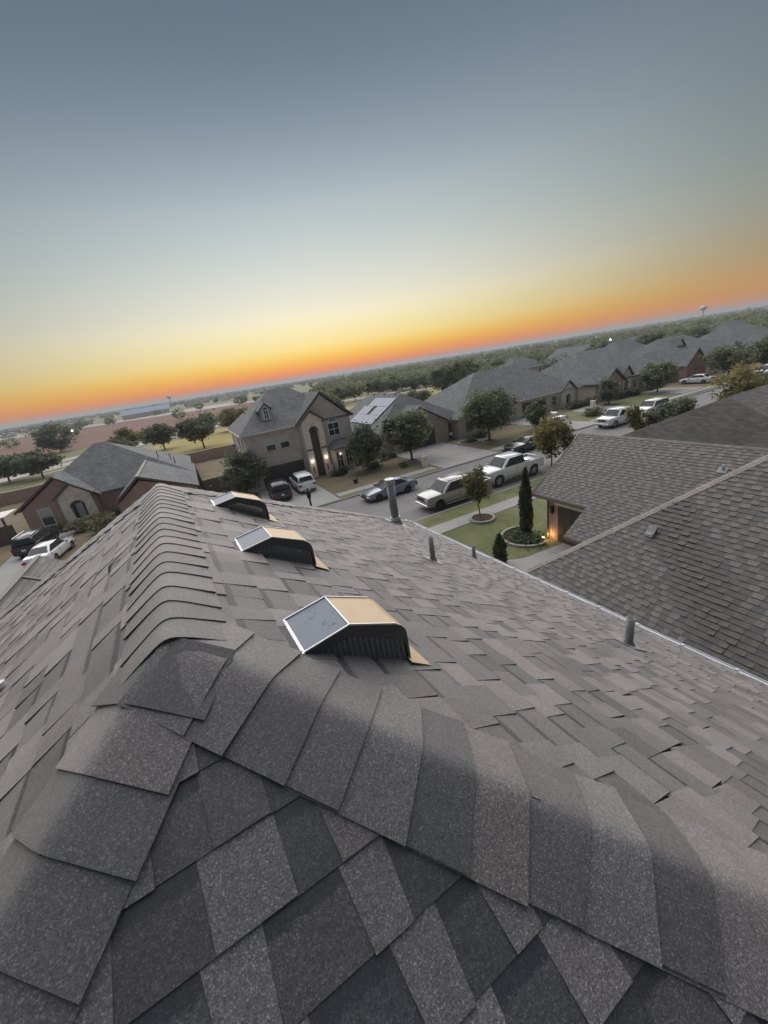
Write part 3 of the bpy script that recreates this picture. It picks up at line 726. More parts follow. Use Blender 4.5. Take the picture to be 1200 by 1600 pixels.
class Face:
    """wall plane: u runs along it, out is the outward normal"""
    def __init__(s, o, u, n): s.o = Vector(o); s.u = Vector(u); s.n = Vector(n)
    def p(s, u, z, d=0): return s.o + s.u*u + s.n*d + Vector((0, 0, z))
    def slab(s, mb, u0, u1, z0, z1, d0, d1):
        vs_ = [s.p(u, z, d) for d in (d0, d1) for u, z in ((u0, z0), (u1, z0), (u1, z1), (u0, z1))]
        return mb.add(vs_, [(0,1,2,3),(7,6,5,4),(0,4,5,1),(1,5,6,2),(2,6,7,3),(3,7,4,0)])
def facing_south(y): return Face((0, y, 0), (1, 0, 0), (0, -1, 0))
def facing_west(x): return Face((x, 0, 0), (0, 1, 0), (-1, 0, 0))
def window(parent, F, u, z, w, h_, blind=0.0, mat='white', bars=True, arch=0.0, fr=.07, sill='stone_tan', name='window', mull=True):
    mb = MB(); u0, u1, z0, z1 = u-w/2, u+w/2, z, z+h_
    F.slab(mb, u0-fr, u0, z0-fr, z1+fr, .003, .07); F.slab(mb, u1, u1+fr, z0-fr, z1+fr, .003, .07)
    F.slab(mb, u0, u1, z0-fr, z0, .003, .07); F.slab(mb, u0, u1, z1, z1+fr, .003, .07)
    if bars:
        F.slab(mb, u0, u1, (z0+z1)/2-.025, (z0+z1)/2+.025, .02, .06)
        if mull: F.slab(mb, u-.025, u+.025, z0, z1, .02, .058)
    o = mb.build(name, mat, parent)
    pm = MB(); F.slab(pm, u0-.01, u1+.01, z0-.01, z1+.01, .004, .022); pm.build('pane', 'glass', o)
    if blind:
        bm_ = MB(); F.slab(bm_, u0+.01, u1-.01, z1-h_*blind, z1-.01, .023, .03); bm_.build('blind', 'blind', o)
    if sill:
        sm = MB(); F.slab(sm, u0-.12, u1+.12, z0-fr-.10, z0-fr-.002, .002, .11); sm.build('sill', sill, o)
    if arch:
        am = MB(); n = 8
        pts = [F.p(u + w/2*math.cos(math.pi*i/n), z1+fr+.02+arch*math.sin(math.pi*i/n), .06) for i in range(n+1)]
        am.extrude(pts, -F.n*.055); am.build('arched_light', 'glass', o)
    return o
def garage_door(parent, F, u0, u1, z1, rows=4, cols=4, mat='garage'):
    mb = MB(); F.slab(mb, u0, u1, 0.15, z1, .002, .03); o = mb.build('garage_door', mat, parent)
    hh = (z1-.15)/rows; w = (u1-u0)/cols
    for r in range(rows):
        for c in range(cols):
            pm = MB(); F.slab(pm, u0+c*w+.1, u0+(c+1)*w-.1, .15+r*hh+.09, .15+(r+1)*hh-.09, .028, .045); pm.build('door_panel', mat, o)
    return o
def arch_panel(parent, F, u0, u1, z0, z1, au0, au1, az, depth, mat, name='entry_arch', gable=None, d0=.0):
    """stone front with an arched opening; gable = apex height of a pointed top"""
    um = (au0+au1)/2; r = (au1-au0)/2; n = 10
    arc_ = [(um + r*math.cos(math.pi*i/n), az + r*math.sin(math.pi*i/n)) for i in range(n+1)]      # right springing to left
    mb = MB()
    def solid(poly): mb.extrude([F.p(u, z, d0) for u, z in poly], F.n*depth)
    solid([(u0, z0), (au0, z0), (au0, az), (au0, z1), (u0, z1)])
    solid([(au1, z0), (u1, z0), (u1, z1), (au1, z1), (au1, az)])
    for i in range(n):
        a, b = arc_[i], arc_[i+1]; solid([a, (a[0], z1), (b[0], z1), b])
    if gable: solid([(u0, z1), (u1, z1), ((u0+u1)/2, gable)])
    o = mb.build(name, mat, parent)
    tr = MB()
    for i in range(n):
        a, b = arc_[i], arc_[i+1]; tr.beam(F.p(a[0], a[1], d0+depth+.02), F.p(b[0], b[1], d0+depth+.02), .05, .14, up=tuple(F.n.cross(Vector((0,0,1))) if abs(a[1]-b[1]) > abs(a[0]-b[0]) else (0,0,1)))
    tr.build('arch_trim', 'trim_dark' if mat == 'stone' else 'stone', o)
    dk = MB(); F.slab(dk, au0-.02, au1+.02, z0, az+r, d0-.05, d0+.02)
    dk.build('recess', 'door', o)
    return o
def lantern(parent, p, s=.14, power=6, mat='glow_white', out=(0, -1, 0)):
    mb = MB(); p = Vector(p); mb.cyl(p-Vector((0,0,s)), p+Vector((0,0,s)), s*.55, s*.7, 8); o = mb.build('wall_lamp', mat, parent)
    l = bpy.data.lights.new('porch_light', 'POINT'); l.energy = power; l.color = (1, .78, .5); l.shadow_soft_size = .1
    lo = bpy.data.objects.new('porch_light', l); C.objects.link(lo); lo.location = p + Vector(out)*.3
    return o

# ------------------------------------------------------------------ neighbour's house on the right
nb = thing('single_storey_house', 'neighbouring brown shingle roof house on the right with a side garage', 'house', (20, 5, 0))
ZA = 2.9
mainr = MB(); roof_hip(mainr, 9.3, 24.3, -16.0, 9.3, ZA-.012, ZA+.7*7.5-.012, -8.5, 3.12, 16.8, 'y')
nroof = mainr.build('roof', 'deck', nb)
PA = .7; SA = math.sqrt(1+PA*PA); X_ = Vector((1,0,0)); Y_ = Vector((0,1,0))
VA = Vector((1, 0, PA)).normalized(); NA = Vector((-PA, 0, 1)).normalized()
def inframe(p):
    q = to_px(p); return q and -200 < q[0] < 2000 and 300 < q[1] < 2300
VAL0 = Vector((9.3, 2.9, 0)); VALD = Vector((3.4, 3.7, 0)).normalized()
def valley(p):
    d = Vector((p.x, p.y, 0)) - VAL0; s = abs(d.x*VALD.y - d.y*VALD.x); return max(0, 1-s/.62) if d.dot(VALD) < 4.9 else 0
rnd = random.Random(5); NE = .165; NT_ = (.16, .36, .50, .72)
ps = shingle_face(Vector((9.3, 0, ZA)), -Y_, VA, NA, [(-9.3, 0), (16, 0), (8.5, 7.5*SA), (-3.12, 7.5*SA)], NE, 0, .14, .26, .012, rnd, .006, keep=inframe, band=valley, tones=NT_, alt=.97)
wingr = MB(); zr_ = ZA + TP*3.8
wingr.extrude([(15.7, 14.9, ZA-.012), (19.5, 14.9, zr_-.012), (23.3, 14.9, ZA-.012), (23.3, 14.9, ZA-.16), (19.5, 14.9, zr_-.2), (15.7, 14.9, ZA-.16)], (0, -11.5, 0))
wroof = wingr.build('garage_roof', 'deck', nb)
ext = MB(); zl = ZA-TP*1.5
ext.extrude([(14.2, 11.6, zl-.012), (15.72, 11.6, ZA-.012+.013), (15.72, 11.6, ZA-.16), (14.2, 11.6, zl-.16)], (0, -4.6, 0)); ext.build('garage_roof_extension', 'deck', nb)
VW = Vector((1, 0, TP)).normalized(); NW = Vector((-TP, 0, 1)).normalized()
ps += shingle_face(Vector((15.7, 0, ZA)), -Y_, VW, NW, [(-14.9, 0), (-4.0, 0), (-4.0, 3.8*SL), (-14.9, 3.8*SL)], NE, 0, .14, .26, .011, rnd, .006, keep=inframe, tones=NT_, alt=.97)
ps += shingle_face(Vector((14.2, 0, zl)), -Y_, VW, NW, [(-11.6, 0), (-7.0, 0), (-7.0, 1.5*SL), (-11.6, 1.5*SL)], NE, 0, .14, .26, .011, rnd, .006, keep=inframe, tones=NT_, alt=.97)
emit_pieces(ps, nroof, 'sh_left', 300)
VB = Vector((0, -1, PA)).normalized(); NB_ = Vector((0, .85, 1)).normalized()
MB().add([Vector((9.3, 9.3, ZA))+NB_*.004, Vector((24.3, 9.3, ZA))+NB_*.004, Vector((16.8, 3.12, ZA+5.25))+NB_*.004], [(0, 1, 2)]).build('front_slope', 'roofB', nb)
MB().extrude([(19.52, 14.9, zr_), (23.3, 14.9, ZA), (23.3, 3.4, ZA), (19.52, 3.4, zr_)], (.003, 0, .004)).build('far_garage_slope', 'roofB', nb)
ht = Vector((16.8, 3.12, ZA+5.25)); hb = Vector((9.3, 9.3, ZA)); hd = (ht-hb).normalized()
ea = NA.cross(hd); ea = (ea if ea.y < 0 else -ea).normalized(); eb = NB_.cross(hd); eb = (eb if eb.x > 0 else -eb).normalized()
caps(nroof, hb, ht, ea, eb, .17, .17, rnd, mat='cap_tan', name='hip_cap', lift=.012, shade=(.5, .8))
caps(nroof, Vector((19.5, 14.9, zr_)), Vector((19.5, 5, zr_)), Vector((-1, 0, -TP)).normalized(), Vector((1, 0, -TP)).normalized(), .15, .2, rnd, mat='sh_left', name='ridge_cap', lift=.01)
fascia(nb, [(9.28, 9.32), (9.28, -16)], ZA-.1, 'trim_dark'); fascia(nb, [(9.28, 9.33), (24.3, 9.33)], ZA-.1, 'trim_dark')
fascia(nb, [(15.67, 14.9), (15.67, 11.6)], ZA-.09, 'trim_dark'); fascia(nb, [(14.17, 11.6), (14.17, 7.0)], zl-.09, 'trim_dark')
bg = MB(); bg.beam((15.7, 14.93, ZA-.08), (19.5, 14.93, zr_-.08), .05, .2); bg.beam((23.3, 14.93, ZA-.08), (19.5, 14.93, zr_-.08), .05, .2); bg.build('barge_board', 'trim_dark', nb)
wall(nb, 9.8, 23.8, -15.5, 8.8, 0, ZA-.1, 'brick_red'); wall(nb, 16.35, 22.8, 8.5, 14.45, 0, ZA-.05, 'brick_red', 'garage_wall')
wall(nb, 14.75, 16.4, 8.7, 11.35, 0, zl+.05, 'brick_red', 'garage_wall')
gable_wall(nb, 16.35, 22.8, 14.2, 14.44, ZA-.1, zr_-.3, 'brick_red')
Fw = facing_west(16.35); garage_door(nb, Fw, 11.75, 13.75, 2.25); garage_door(nb, facing_west(14.75), 8.9, 11.15, 1.8)
mb = MB(); Fw.slab(mb, 11.5, 14.0, 2.26, 2.5, .002, .05); mb.build('lintel', 'trim', nb)
mb = MB(); mb.cyl((16.2, 14.3, 0.1), (16.2, 14.3, ZA-.1), .05, .05, 8); mb.build('downspout', 'trim_dark', nb)
mb = MB(); mb.box(16.2, 16.34, 14.02, 14.16, 1.75, 2.1); mb.box(16.1, 16.34, 14.0, 14.18, 2.1, 2.14); mb.build('wall_lamp', 'black_metal', nb)
def onA(x, y, n=0): return Vector((x, y, ZA+PA*(x-9.3))) + NA*n
mb = MB(); mb.extrude([onA(11.55, 6.5, .02), onA(11.85, 6.5, .14), onA(11.85, 6.25, .14), onA(11.55, 6.25, .02)], NA*.03); mb.extrude([onA(11.58, 6.47, 0), onA(11.82, 6.47, 0), onA(11.82, 6.28, 0), onA(11.58, 6.28, 0)], NA*.1); mb.build('roof_vent', 'lead', nb)
q = Vector((18.4, 7.6, ZA+TP*2.7)); mb = MB(); mb.cyl(q, q+Vector((0,0,.22)), .06, .05, 10); mb.build('roof_vent', 'steel', nb)
mb = MB(); mb.extrude([q+VW*.16+Y_*.16, q+VW*.16-Y_*.16, q-VW*.16-Y_*.16, q-VW*.16+Y_*.16], NW*.03); mb.build('roof_vent_base', 'lead', nb)
# uplight in the flower bed
ul = thing('garden_uplight', 'small lit amber uplight at the foot of the garage brick wall', 'light', (15.85, 14.35, .15))
mb = MB(); mb.cyl((15.85, 14.35, .12), (15.88, 14.35, .30), .05, .075, 10); mb.build('housing', 'black_metal', ul)
mb = MB(); mb.cyl((15.88, 14.35, .301), (15.883, 14.35, .315), .07, .07, 10); mb.build('bulb', 'glow_warm', ul)
l = bpy.data.lights.new('uplight', 'POINT'); l.energy = 11; l.color = (1, .55, .18); l.shadow_soft_size = .06
lo = bpy.data.objects.new('uplight', l); C.objects.link(lo); lo.location = (16.08, 14.2, .42)
# the next house along on the right
n2 = thing('single_storey_house', 'further grey roofed house at the right edge beyond the brown neighbour', 'house', (36, 5, 0))
mb = MB(); roof_hip(mb, 25.0, 48, 4.2, 18.6, 2.9, 6.1, 27.4, 44, 11.6, 'x'); mb.build('roof', 'roofD', n2)
wall(n2, 25.6, 47.5, 4.8, 18.0, 0, 2.75, 'brick_grey')
mb = MB(); mb.box(29.6, 29.95, 7.9, 8.25, 4.4, 4.85); mb.build('roof_vent', 'galv_dull', n2)

# ------------------------------------------------------------------ two-storey house across the street
h2 = thing('two_storey_house', 'two storey grey brick house with a tall cream stone entry across the street', 'house', (10.5, 48, 0))
wall(h2, 4.75, 16.7, 43.0, 54.5, 0, 6.1, 'brick_grey')
mb = MB(); roof_hip(mb, 4.3, 17.1, 42.55, 55.0, 6.2, 10.12, 9.3, 11.7, 48.8, 'x'); mb.build('roof', 'roofA', h2)
fascia(h2, [(4.28, 55), (4.28, 42.53), (10.6, 42.53)], 6.11)
# front gable wing
wall(h2, 10.55, 16.55, 42.6, 43.1, 0, 6.15, 'brick_grey', 'front_wall')
gable_wall(h2, 10.55, 16.55, 42.61, 42.99, 6.15, 8.85, 'brick_grey')
gable_roof(h2, 10.15, 16.95, 42.3, 48.9, 6.15, 9.2, 'roofA', barge='trim_dark')
Fs = facing_south(42.6)
window(h2, Fs, 14.45, 4.25, 1.25, 1.35, arch=.0, bars=True)
window(h2, Fs, 14.45, 5.85, .8, .18, bars=False, sill=None, fr=.05, arch=.12)
# tall stone entry
entry = arch_panel(h2, facing_south(42.6), 10.75, 13.05, .12, 6.35, 11.45, 12.45, 5.2, .55, 'stone', gable=7.25)
gable_roof(h2, 10.45, 13.35, 41.85, 44.0, 6.3, 7.5, 'roofA', name='entry_roof', t=.1, barge='trim_dark')
mb = MB(); F1 = facing_south(42.05); F1.slab(mb, 10.7, 11.47, 3.2, 3.36, -.02, .06); F1.slab(mb, 12.43, 13.1, 3.2, 3.36, -.02, .06); mb.build('stone_course', 'trim_dark', entry)
mb = MB(); facing_south(42.55).slab(mb, 11.55, 12.35, .15, 2.35, .0, .05); mb.build('front_door', 'door', h2)
lantern(h2, (11.1, 41.95, 2.0), .07, 3.5); lantern(h2, (12.75, 41.95, 2.15), .07, 3.5)
mb = MB(); mb.box(11.02, 11.14, 41.96, 42.04, .7, 1.4); mb.build('banner', 'red', h2); mb = MB(); mb.box(12.66, 12.8, 41.96, 42.04, .7, 1.4); mb.build('banner', 'red', h2)
mb = MB(); mb.box(13.05, 13.25, 41.9, 42.1, .2, 1.2); mb.build('banner', 'flower', h2)
# garage, upper windows, dormer
F2 = facing_south(43.0); garage_door(h2, F2, 5.55, 10.35, 2.35, 4, 6)
mb = MB(); F2.slab(mb, 5.3, 10.6, 2.36, 2.62, .002, .06); mb.build('lintel', 'brick_tan', h2)
window(h2, F2, 7.2, 4.05, .95, 1.25, blind=.55, mat='trim', mull=False); window(h2, F2, 8.75, 4.05, .95, 1.25, blind=.5, mat='trim', mull=False)
wall(h2, 7.25, 8.25, 44.1, 47.4, 6.9, 8.3, 'siding', 'dormer'); gable_wall(h2, 7.25, 8.25, 44.12, 44.5, 8.3, 8.85, 'siding', name='dormer_gable')
gable_roof(h2, 6.95, 8.55, 43.9, 47.6, 8.2, 9.0, 'roofA', name='dormer_roof', t=.08)
window(h2, facing_south(44.1), 7.75, 7.3, .42, .85, arch=.16, sill=None, fr=.08)
# bay with small hip roof
mb = MB(); mb.extrude([(13.35, 42.61, 0), (13.75, 41.7, 0), (15.75, 41.7, 0), (16.2, 42.61, 0)], (0, 0, 2.9)); mb.build('bay', 'brick_grey', h2)
mb = MB(); mb.add([(13.1, 42.62, 2.9), (13.6, 41.4, 2.9), (15.9, 41.4, 2.9), (16.5, 42.62, 2.9), (14.0, 42.62, 3.75), (15.6, 42.62, 3.75), (13.1, 42.62, 2.75), (13.6, 41.4, 2.75), (15.9, 41.4, 2.75), (16.5, 42.62, 2.75)],
    [(0,1,4),(1,2,5,4),(2,3,5),(0,4,5,3),(0,6,7,1),(1,7,8,2),(2,8,9,3),(6,9,8,7),(0,3,9,6)]); mb.build('bay_roof', 'roofB', h2)
Fb = facing_south(41.7); window(h2, Fb, 14.2, .7, .65, 1.75, mat='trim'); window(h2, Fb, 15.3, .7, .65, 1.75, mat='trim')
lantern(h2, (14.35, 41.6, 2.2), .05, 2)
# left side wall details
Fl = facing_west(4.75)
mb = MB(); mb.cyl((4.68, 43.1, .1), (4.68, 43.1, 6.0), .05, .05, 8); mb.cyl((4.68, 54.2, .1), (4.68, 54.2, 6.0), .05, .05, 8); mb.build('downspout', 'trim', h2)
for yy in (45.8, 49.0): window(h2, Fl, yy, 4.1, .5, 1.3, mat='trim', mull=False, sill=None)
MB().add([(3.9, 44.2, 2.5), (4.76, 44.2, 2.95), (4.76, 48.5, 2.95), (3.9, 48.5, 2.5), (3.9, 44.2, 2.38), (4.76, 44.2, 2.38), (4.76, 48.5, 2.38), (3.9, 48.5, 2.38)], [(0,1,2,3),(0,4,5,1),(0,3,7,4),(3,2,6,7),(7,6,5,4)]).build('side_awning', 'roofB', h2)
for (x, y, z) in ((6.4, 50.3, 8.2), (6.9, 51.3, 8.5)):
    mb = MB(); mb.cyl((x, y, z-.6), (x, y, z+.25), .06, .06, 8); mb.build('vent_pipe', 'steel', h2)

# ------------------------------------------------------------------ solar house
h3 = thing('single_storey_house', 'low grey roofed house with solar panels beside its concrete driveway', 'house', (27, 50, 0))
wall(h3, 20.75, 33.0, 44.0, 60.0, 0, 2.85, 'brick_tan')
mb = MB(); roof_hip(mb, 20.25, 33.5, 43.6, 61.5, 2.95, 6.95, 48.2, 58.0, 26.6, 'y'); r3 = mb.build('roof', 'roofA', h3)
fascia(h3, [(20.23, 61.5), (20.23, 43.58), (22, 43.58)], 2.86)
wall(h3, 22.1, 30.4, 43.1, 44.2, 0, 2.8, 'stone_tan', 'front_wall'); gable_wall(h3, 22.1, 30.4, 43.12, 43.6, 2.75, 5.15, 'stone_tan')
gable_roof(h3, 21.7, 30.8, 42.8, 50.5, 2.8, 5.45, 'roofA', barge='trim')
garage_door(h3, facing_south(43.1), 23.2, 28.2, 2.3)
wall(h3, 31.6, 36.4, 42.2, 52, 0, 2.7, 'brick_grey', 'front_wall'); gable_wall(h3, 31.6, 36.4, 42.21, 42.6, 2.65, 4.25, 'brick_grey')
gable_roof(h3, 31.2, 36.8, 41.9, 49, 2.7, 4.55, 'roofA', barge='trim')
F3 = facing_south(42.2); window(h3, F3, 33.2, 1.0, .9, 1.2, mat='trim_dark'); window(h3, F3, 34.9, 1.0, .9, 1.2, mat='trim_dark')
F3s = facing_south(44.0); mb = MB(); F3s.slab(mb, 30.7, 31.5, .15, 2.2, .0, .05); mb.build('front_door', 'door', h3)
mb = MB(); mb.box(30.45, 30.7, 42.7, 43.0, .8, 1.15); mb.build('house_sign', 'white', h3)
def on3(x, y, n=0):
    s3 = 4.0/6.35; return Vector((x, y, 2.95+s3*(x-20.25))) + Vector((-s3, 0, 1)).normalized()*n
for i in range(7):
    for j in range(3):
        if (i == 3 and j == 1) or (i == 6 and j == 2): continue
        y = 47.5+i*1.07; x = 21.4 + j*1.44
        MB().extrude([on3(x+.02, y+.02, .10), on3(x+1.42, y+.02, .10), on3(x+1.42, y+1.05, .10), on3(x+.02, y+1.05, .10)], on3(0,0,.04)-on3(0,0,0)).build('solar_panel', 'solar', h3)
for y in (49.2, 52.5, 56.0): MB().box(26.3, 26.7, y, y+.4, 6.75, 7.1).build('roof_vent', 'galv_dull', h3)
for (x, y) in ((21.6, 53.5), (22.0, 47.5), (23.0, 45.6)):
    p = on3(x, y); MB().cyl(p-Vector((0,0,.2)), p+Vector((0,0,.4)), .07, .07, 8).build('vent_pipe', 'steel', h3)

# ------------------------------------------------------------------ houses further up the street
def ent_gable(parent, F, um, w, ze, zr, yroof, mat='stone', arch_w=.9, az=1.9):
    arch_panel(parent, F, um-w/2, um+w/2, .1, ze, um-arch_w/2, um+arch_w/2, az, .4, mat, gable=zr)
    y = F.o.y; gable_roof(parent, um-w/2-.3, um+w/2+.3, y-.65, y+yroof, ze, zr+.25, 'roofC', name='entry_roof', t=.1, barge='trim_dark')
h4 = thing('single_storey_house', 'wide grey roofed house with white stone arch behind the parked white car', 'house', (45, 50, 0))
wall(h4, 34.0, 58.0, 45.0, 59, 0, 2.8, 'brick_grey')
mb = MB(); roof_hip(mb, 33.5, 58.5, 44.5, 60, 2.85, 7.6, 42.8, 51.5, 52.2, 'x'); mb.build('roof', 'roofC', h4)
fascia(h4, [(44.0, 44.47), (58.5, 44.47)], 2.78, 'trim')
garage_door(h4, facing_south(45.0), 45.6, 50.6, 2.3)
ent_gable(h4, facing_south(45.0), 55.2, 3.0, 2.7, 4.0, 4, az=1.6)
window(h4, facing_south(45.0), 52.4, .9, .9, 1.3, mat='trim')
gable_wall(h4, 38.3, 43.3, 44.2, 44.6, 2.8, 4.5, 'stone'); gable_roof(h4, 38, 43.6, 43.9, 50, 2.75, 4.7, 'roofC', barge='trim_dark')
h5 = thing('single_storey_house', 'large grey roofed house with brick gable and stone arch further along', 'house', (70, 48, 0))
wall(h5, 60.3, 80.0, 43.5, 60, 0, 2.8, 'brick_tan')
mb = MB(); roof_hip(mb, 59.8, 80.5, 43.0, 62, 2.85, 7.7, 66.5, 74.0, 52.4, 'x'); mb.build('roof', 'roofC', h5)
wall(h5, 60.4, 65.2, 42.2, 44, 0, 2.75, 'brick_red', 'front_wall'); gable_wall(h5, 60.4, 65.2, 42.22, 42.6, 2.7, 4.6, 'brick_red'); gable_roof(h5, 60.0, 65.6, 41.9, 50, 2.7, 4.9, 'roofC', barge='trim_dark')
ent_gable(h5, facing_south(43.4), 67.3, 2.6, 3.1, 4.5, 5, az=1.9)
window(h5, facing_south(43.5), 70.2, .8, .9, 1.3); window(h5, facing_south(43.5), 72.0, .8, .9, 1.3)

h6 = thing('single_storey_house', 'grey roofed house with two brick and stone front gables far up the street', 'house', (88, 46, 0))
wall(h6, 82.5, 104, 43.0, 58, 0, 2.8, 'brick_red')
mb = MB(); roof_hip(mb, 82, 104.5, 42.5, 60, 2.85, 7.4, 89, 98, 51, 'x'); mb.build('roof', 'roofC', h6)
for a, b, mm_, zz in ((80.8, 86.4, 'brick_red', 5.4), (87.4, 91.2, 'stone', 4.9)):
    wall(h6, a, b, 41.0, 44, 0, 2.75, mm_, 'front_wall'); gable_wall(h6, a, b, 41.02, 41.5, 2.7, zz-.3, mm_); gable_roof(h6, a-.4, b+.4, 40.7, 50, 2.7, zz, 'roofC', barge='trim_dark')
gable_wall(h6, 89.6, 92.0, 47.6, 48.0, 5.7, 6.8, 'white', name='white_dormer'); gable_roof(h6, 89.3, 92.3, 47.3, 51, 5.6, 7.05, 'roofC', name='dormer_roof', t=.1)
window(h6, facing_south(41.0), 83.6, .8, 1.2, 1.4); window(h6, facing_south(41.0), 89.3, .8, 1.0, 1.4)
h7 = thing('single_storey_house', 'distant grey roofed house closing the far end of the street', 'house', (118, 46, 0))
wall(h7, 107, 128, 43, 58, 0, 2.8, 'brick_grey'); mb = MB(); roof_hip(mb, 106.5, 128.5, 42.5, 60, 2.85, 7.6, 114, 121, 51, 'x'); mb.build('roof', 'roofC', h7)
wall(h7, 104.6, 110, 40, 44, 0, 2.75, 'brick_tan', 'front_wall'); gable_wall(h7, 104.6, 110, 40.02, 40.5, 2.7, 4.6, 'brick_tan'); gable_roof(h7, 104.2, 110.4, 39.7, 50, 2.7, 5.1, 'roofC', barge='trim')

# ------------------------------------------------------------------ brick house on the left
hl = thing('single_storey_house', 'brown brick house with cream stone arched porch on the left', 'house', (-9, 54, 0))
YL = 49.0
wall(hl, -10.6, -1.5, YL+.7, 62, 0, 2.75, 'brick_red'); wall(hl, -16.9, -10.61, YL+.6, 62, 0, 2.75, 'brick_red')
mb = MB(); roof_hip(mb, -17.4, -1.0, YL+.25, 63.4, 2.8, 7.35, -10.4, -9.2, 56.2, 'x'); mb.build('roof', 'roofA', hl)
wall(hl, -16.9, -10.6, YL, YL+1.2, 0, 2.75, 'brick_red', 'front_wall'); gable_wall(hl, -16.9, -10.6, YL+.01, YL+.4, 2.7, 5.1, 'brick_red', xm=-13.4)
gable_roof(hl, -17.4, -10.1, YL-.35, YL+6, 2.7, 5.4, 'roofA', xm=-13.4, barge='trim_dark')
arch_panel(hl, facing_south(YL), -13.7, -10.9, .1, 3.3, -12.9, -11.7, 2.0, .5, 'stone', gable=4.3)
gable_roof(hl, -14.0, -10.6, YL-.75, YL+3, 3.2, 4.55, 'roofA', name='entry_roof', t=.1, barge='trim_dark')
window(hl, facing_south(YL), -15.2, .75, .95, 1.7, blind=.45, mull=False); mb = MB(); facing_south(YL-.0).slab(mb, -12.6, -12.0, .15, 2.3, .03, .06); mb.build('front_door', 'steel', hl)
wall(hl, -7.6, -1.1, 41.2, 50, 0, 2.7, 'brick_red', 'garage_wall'); gable_wall(hl, -7.6, -1.1, 41.21, 41.7, 2.65, 4.3, 'brick_red', xm=-5.4)
gable_roof(hl, -8.0, -.7, 40.8, 56, 2.65, 4.75, 'roofA', xm=-5.4, barge='trim_dark')
mb = MB(); mb.beam((-5.4, 40.8, 4.77), (-5.4, 54.0, 4.77), .3, .04); mb.build('ridge_strip', 'cap_tan', hl)
for (x, y, z) in ((-4.2, 53.6, 5.1), (-2.6, 52.2, 4.2), (-3.0, 54.0, 4.5)):
    MB().cyl((x, y, z-.5), (x, y, z+.35), .08, .08, 8).build('vent_pipe', 'steel', hl)
# patio cover at its left side
pc = thing('patio_cover', 'pale flat patio cover on dark posts left of the brick house', 'patio cover', (-20.5, 50, 0))
MB().box(-24, -18.2, 48.6, 52, 2.5, 2.66).build('canopy', 'trim', pc)
for (x, y) in ((-18.5, 48.9), (-23.6, 48.9)): MB().box(x-.08, x+.08, y-.08, y+.08, .12, 2.5).build('post', 'trim_dark', pc)

# ------------------------------------------------------------------ fences and garden walls
def board_fence(label, a, b, hgt, z=.12):
    t = thing('wooden_fence', label, 'fence', (a[0], a[1], z)); a = Vector((a[0], a[1], z)); b = Vector((b[0], b[1], z)); d = b-a; ln = d.length; d.normalize(); nrm = Vector((-d.y, d.x, 0))
    n = max(1, round(ln/2.4)); w = ln/n
    for i in range(n):
        p = a + d*(i*w); mb = MB(); k = int(w/.145)
        for j in range(k):
            q = p + d*((j+.5)*w/k) + nrm*random.uniform(-.006, .006)
            mb.beam(q, q+Vector((0, 0, hgt+random.uniform(-.02, .02))), w/k-.008, .02, up=tuple(nrm))
        mb.build('fence_panel', 'wood', t)
        MB().beam(p-nrm*.05, p-nrm*.05+Vector((0, 0, hgt+.05)), .09, .09).build('post', 'wood', t)
board_fence('weathered wooden fence between the brick house and the two storey house', (-.4, 46.2), (4.6, 46.6), 1.9)
board_fence('weathered wooden side fence running back beside the brick house', (-.4, 46.4), (-1.2, 73), 1.8)
board_fence('dark wooden fence left of the brick house patio', (-27, 47.4), (-17.6, 47.8), 1.8)
board_fence('wooden fence behind the solar panel house', (34, 66), (58, 66), 1.7)
def brick_fence(label, pts, hgt):
    t = thing('garden_wall', label, 'wall', (pts[0][0], pts[0][1], 0))
    for a, b in zip(pts, pts[1:]):
        A = Vector((a[0], a[1], 0)); B = Vector((b[0], b[1], 0)); d = B-A; n = max(1, round(d.length/5)); 
        for i in range(n):
            p = A+d*(i/n); q = A+d*((i+1)/n)
            MB().beam(p+Vector((0,0,hgt/2)), q+Vector((0,0,hgt/2)), .16, hgt).build('panel', 'brick_red', t)
            MB().beam(p, p+Vector((0,0,hgt+.12)), .42, .42).build('pillar', 'brick_red', t)
            MB().beam(p+Vector((0,0,hgt+.0)), q+Vector((0,0,hgt+.0)), .24, .08).build('coping', 'pale_wall', t)
brick_fence('red brown brick boundary wall behind the two storey house', [(-2, 74), (22, 74), (44, 74)], 1.9)
brick_fence('red brick boundary wall left of the brown brick house', [(-60, 74), (-22, 74), (-2.3, 74)], 1.9)

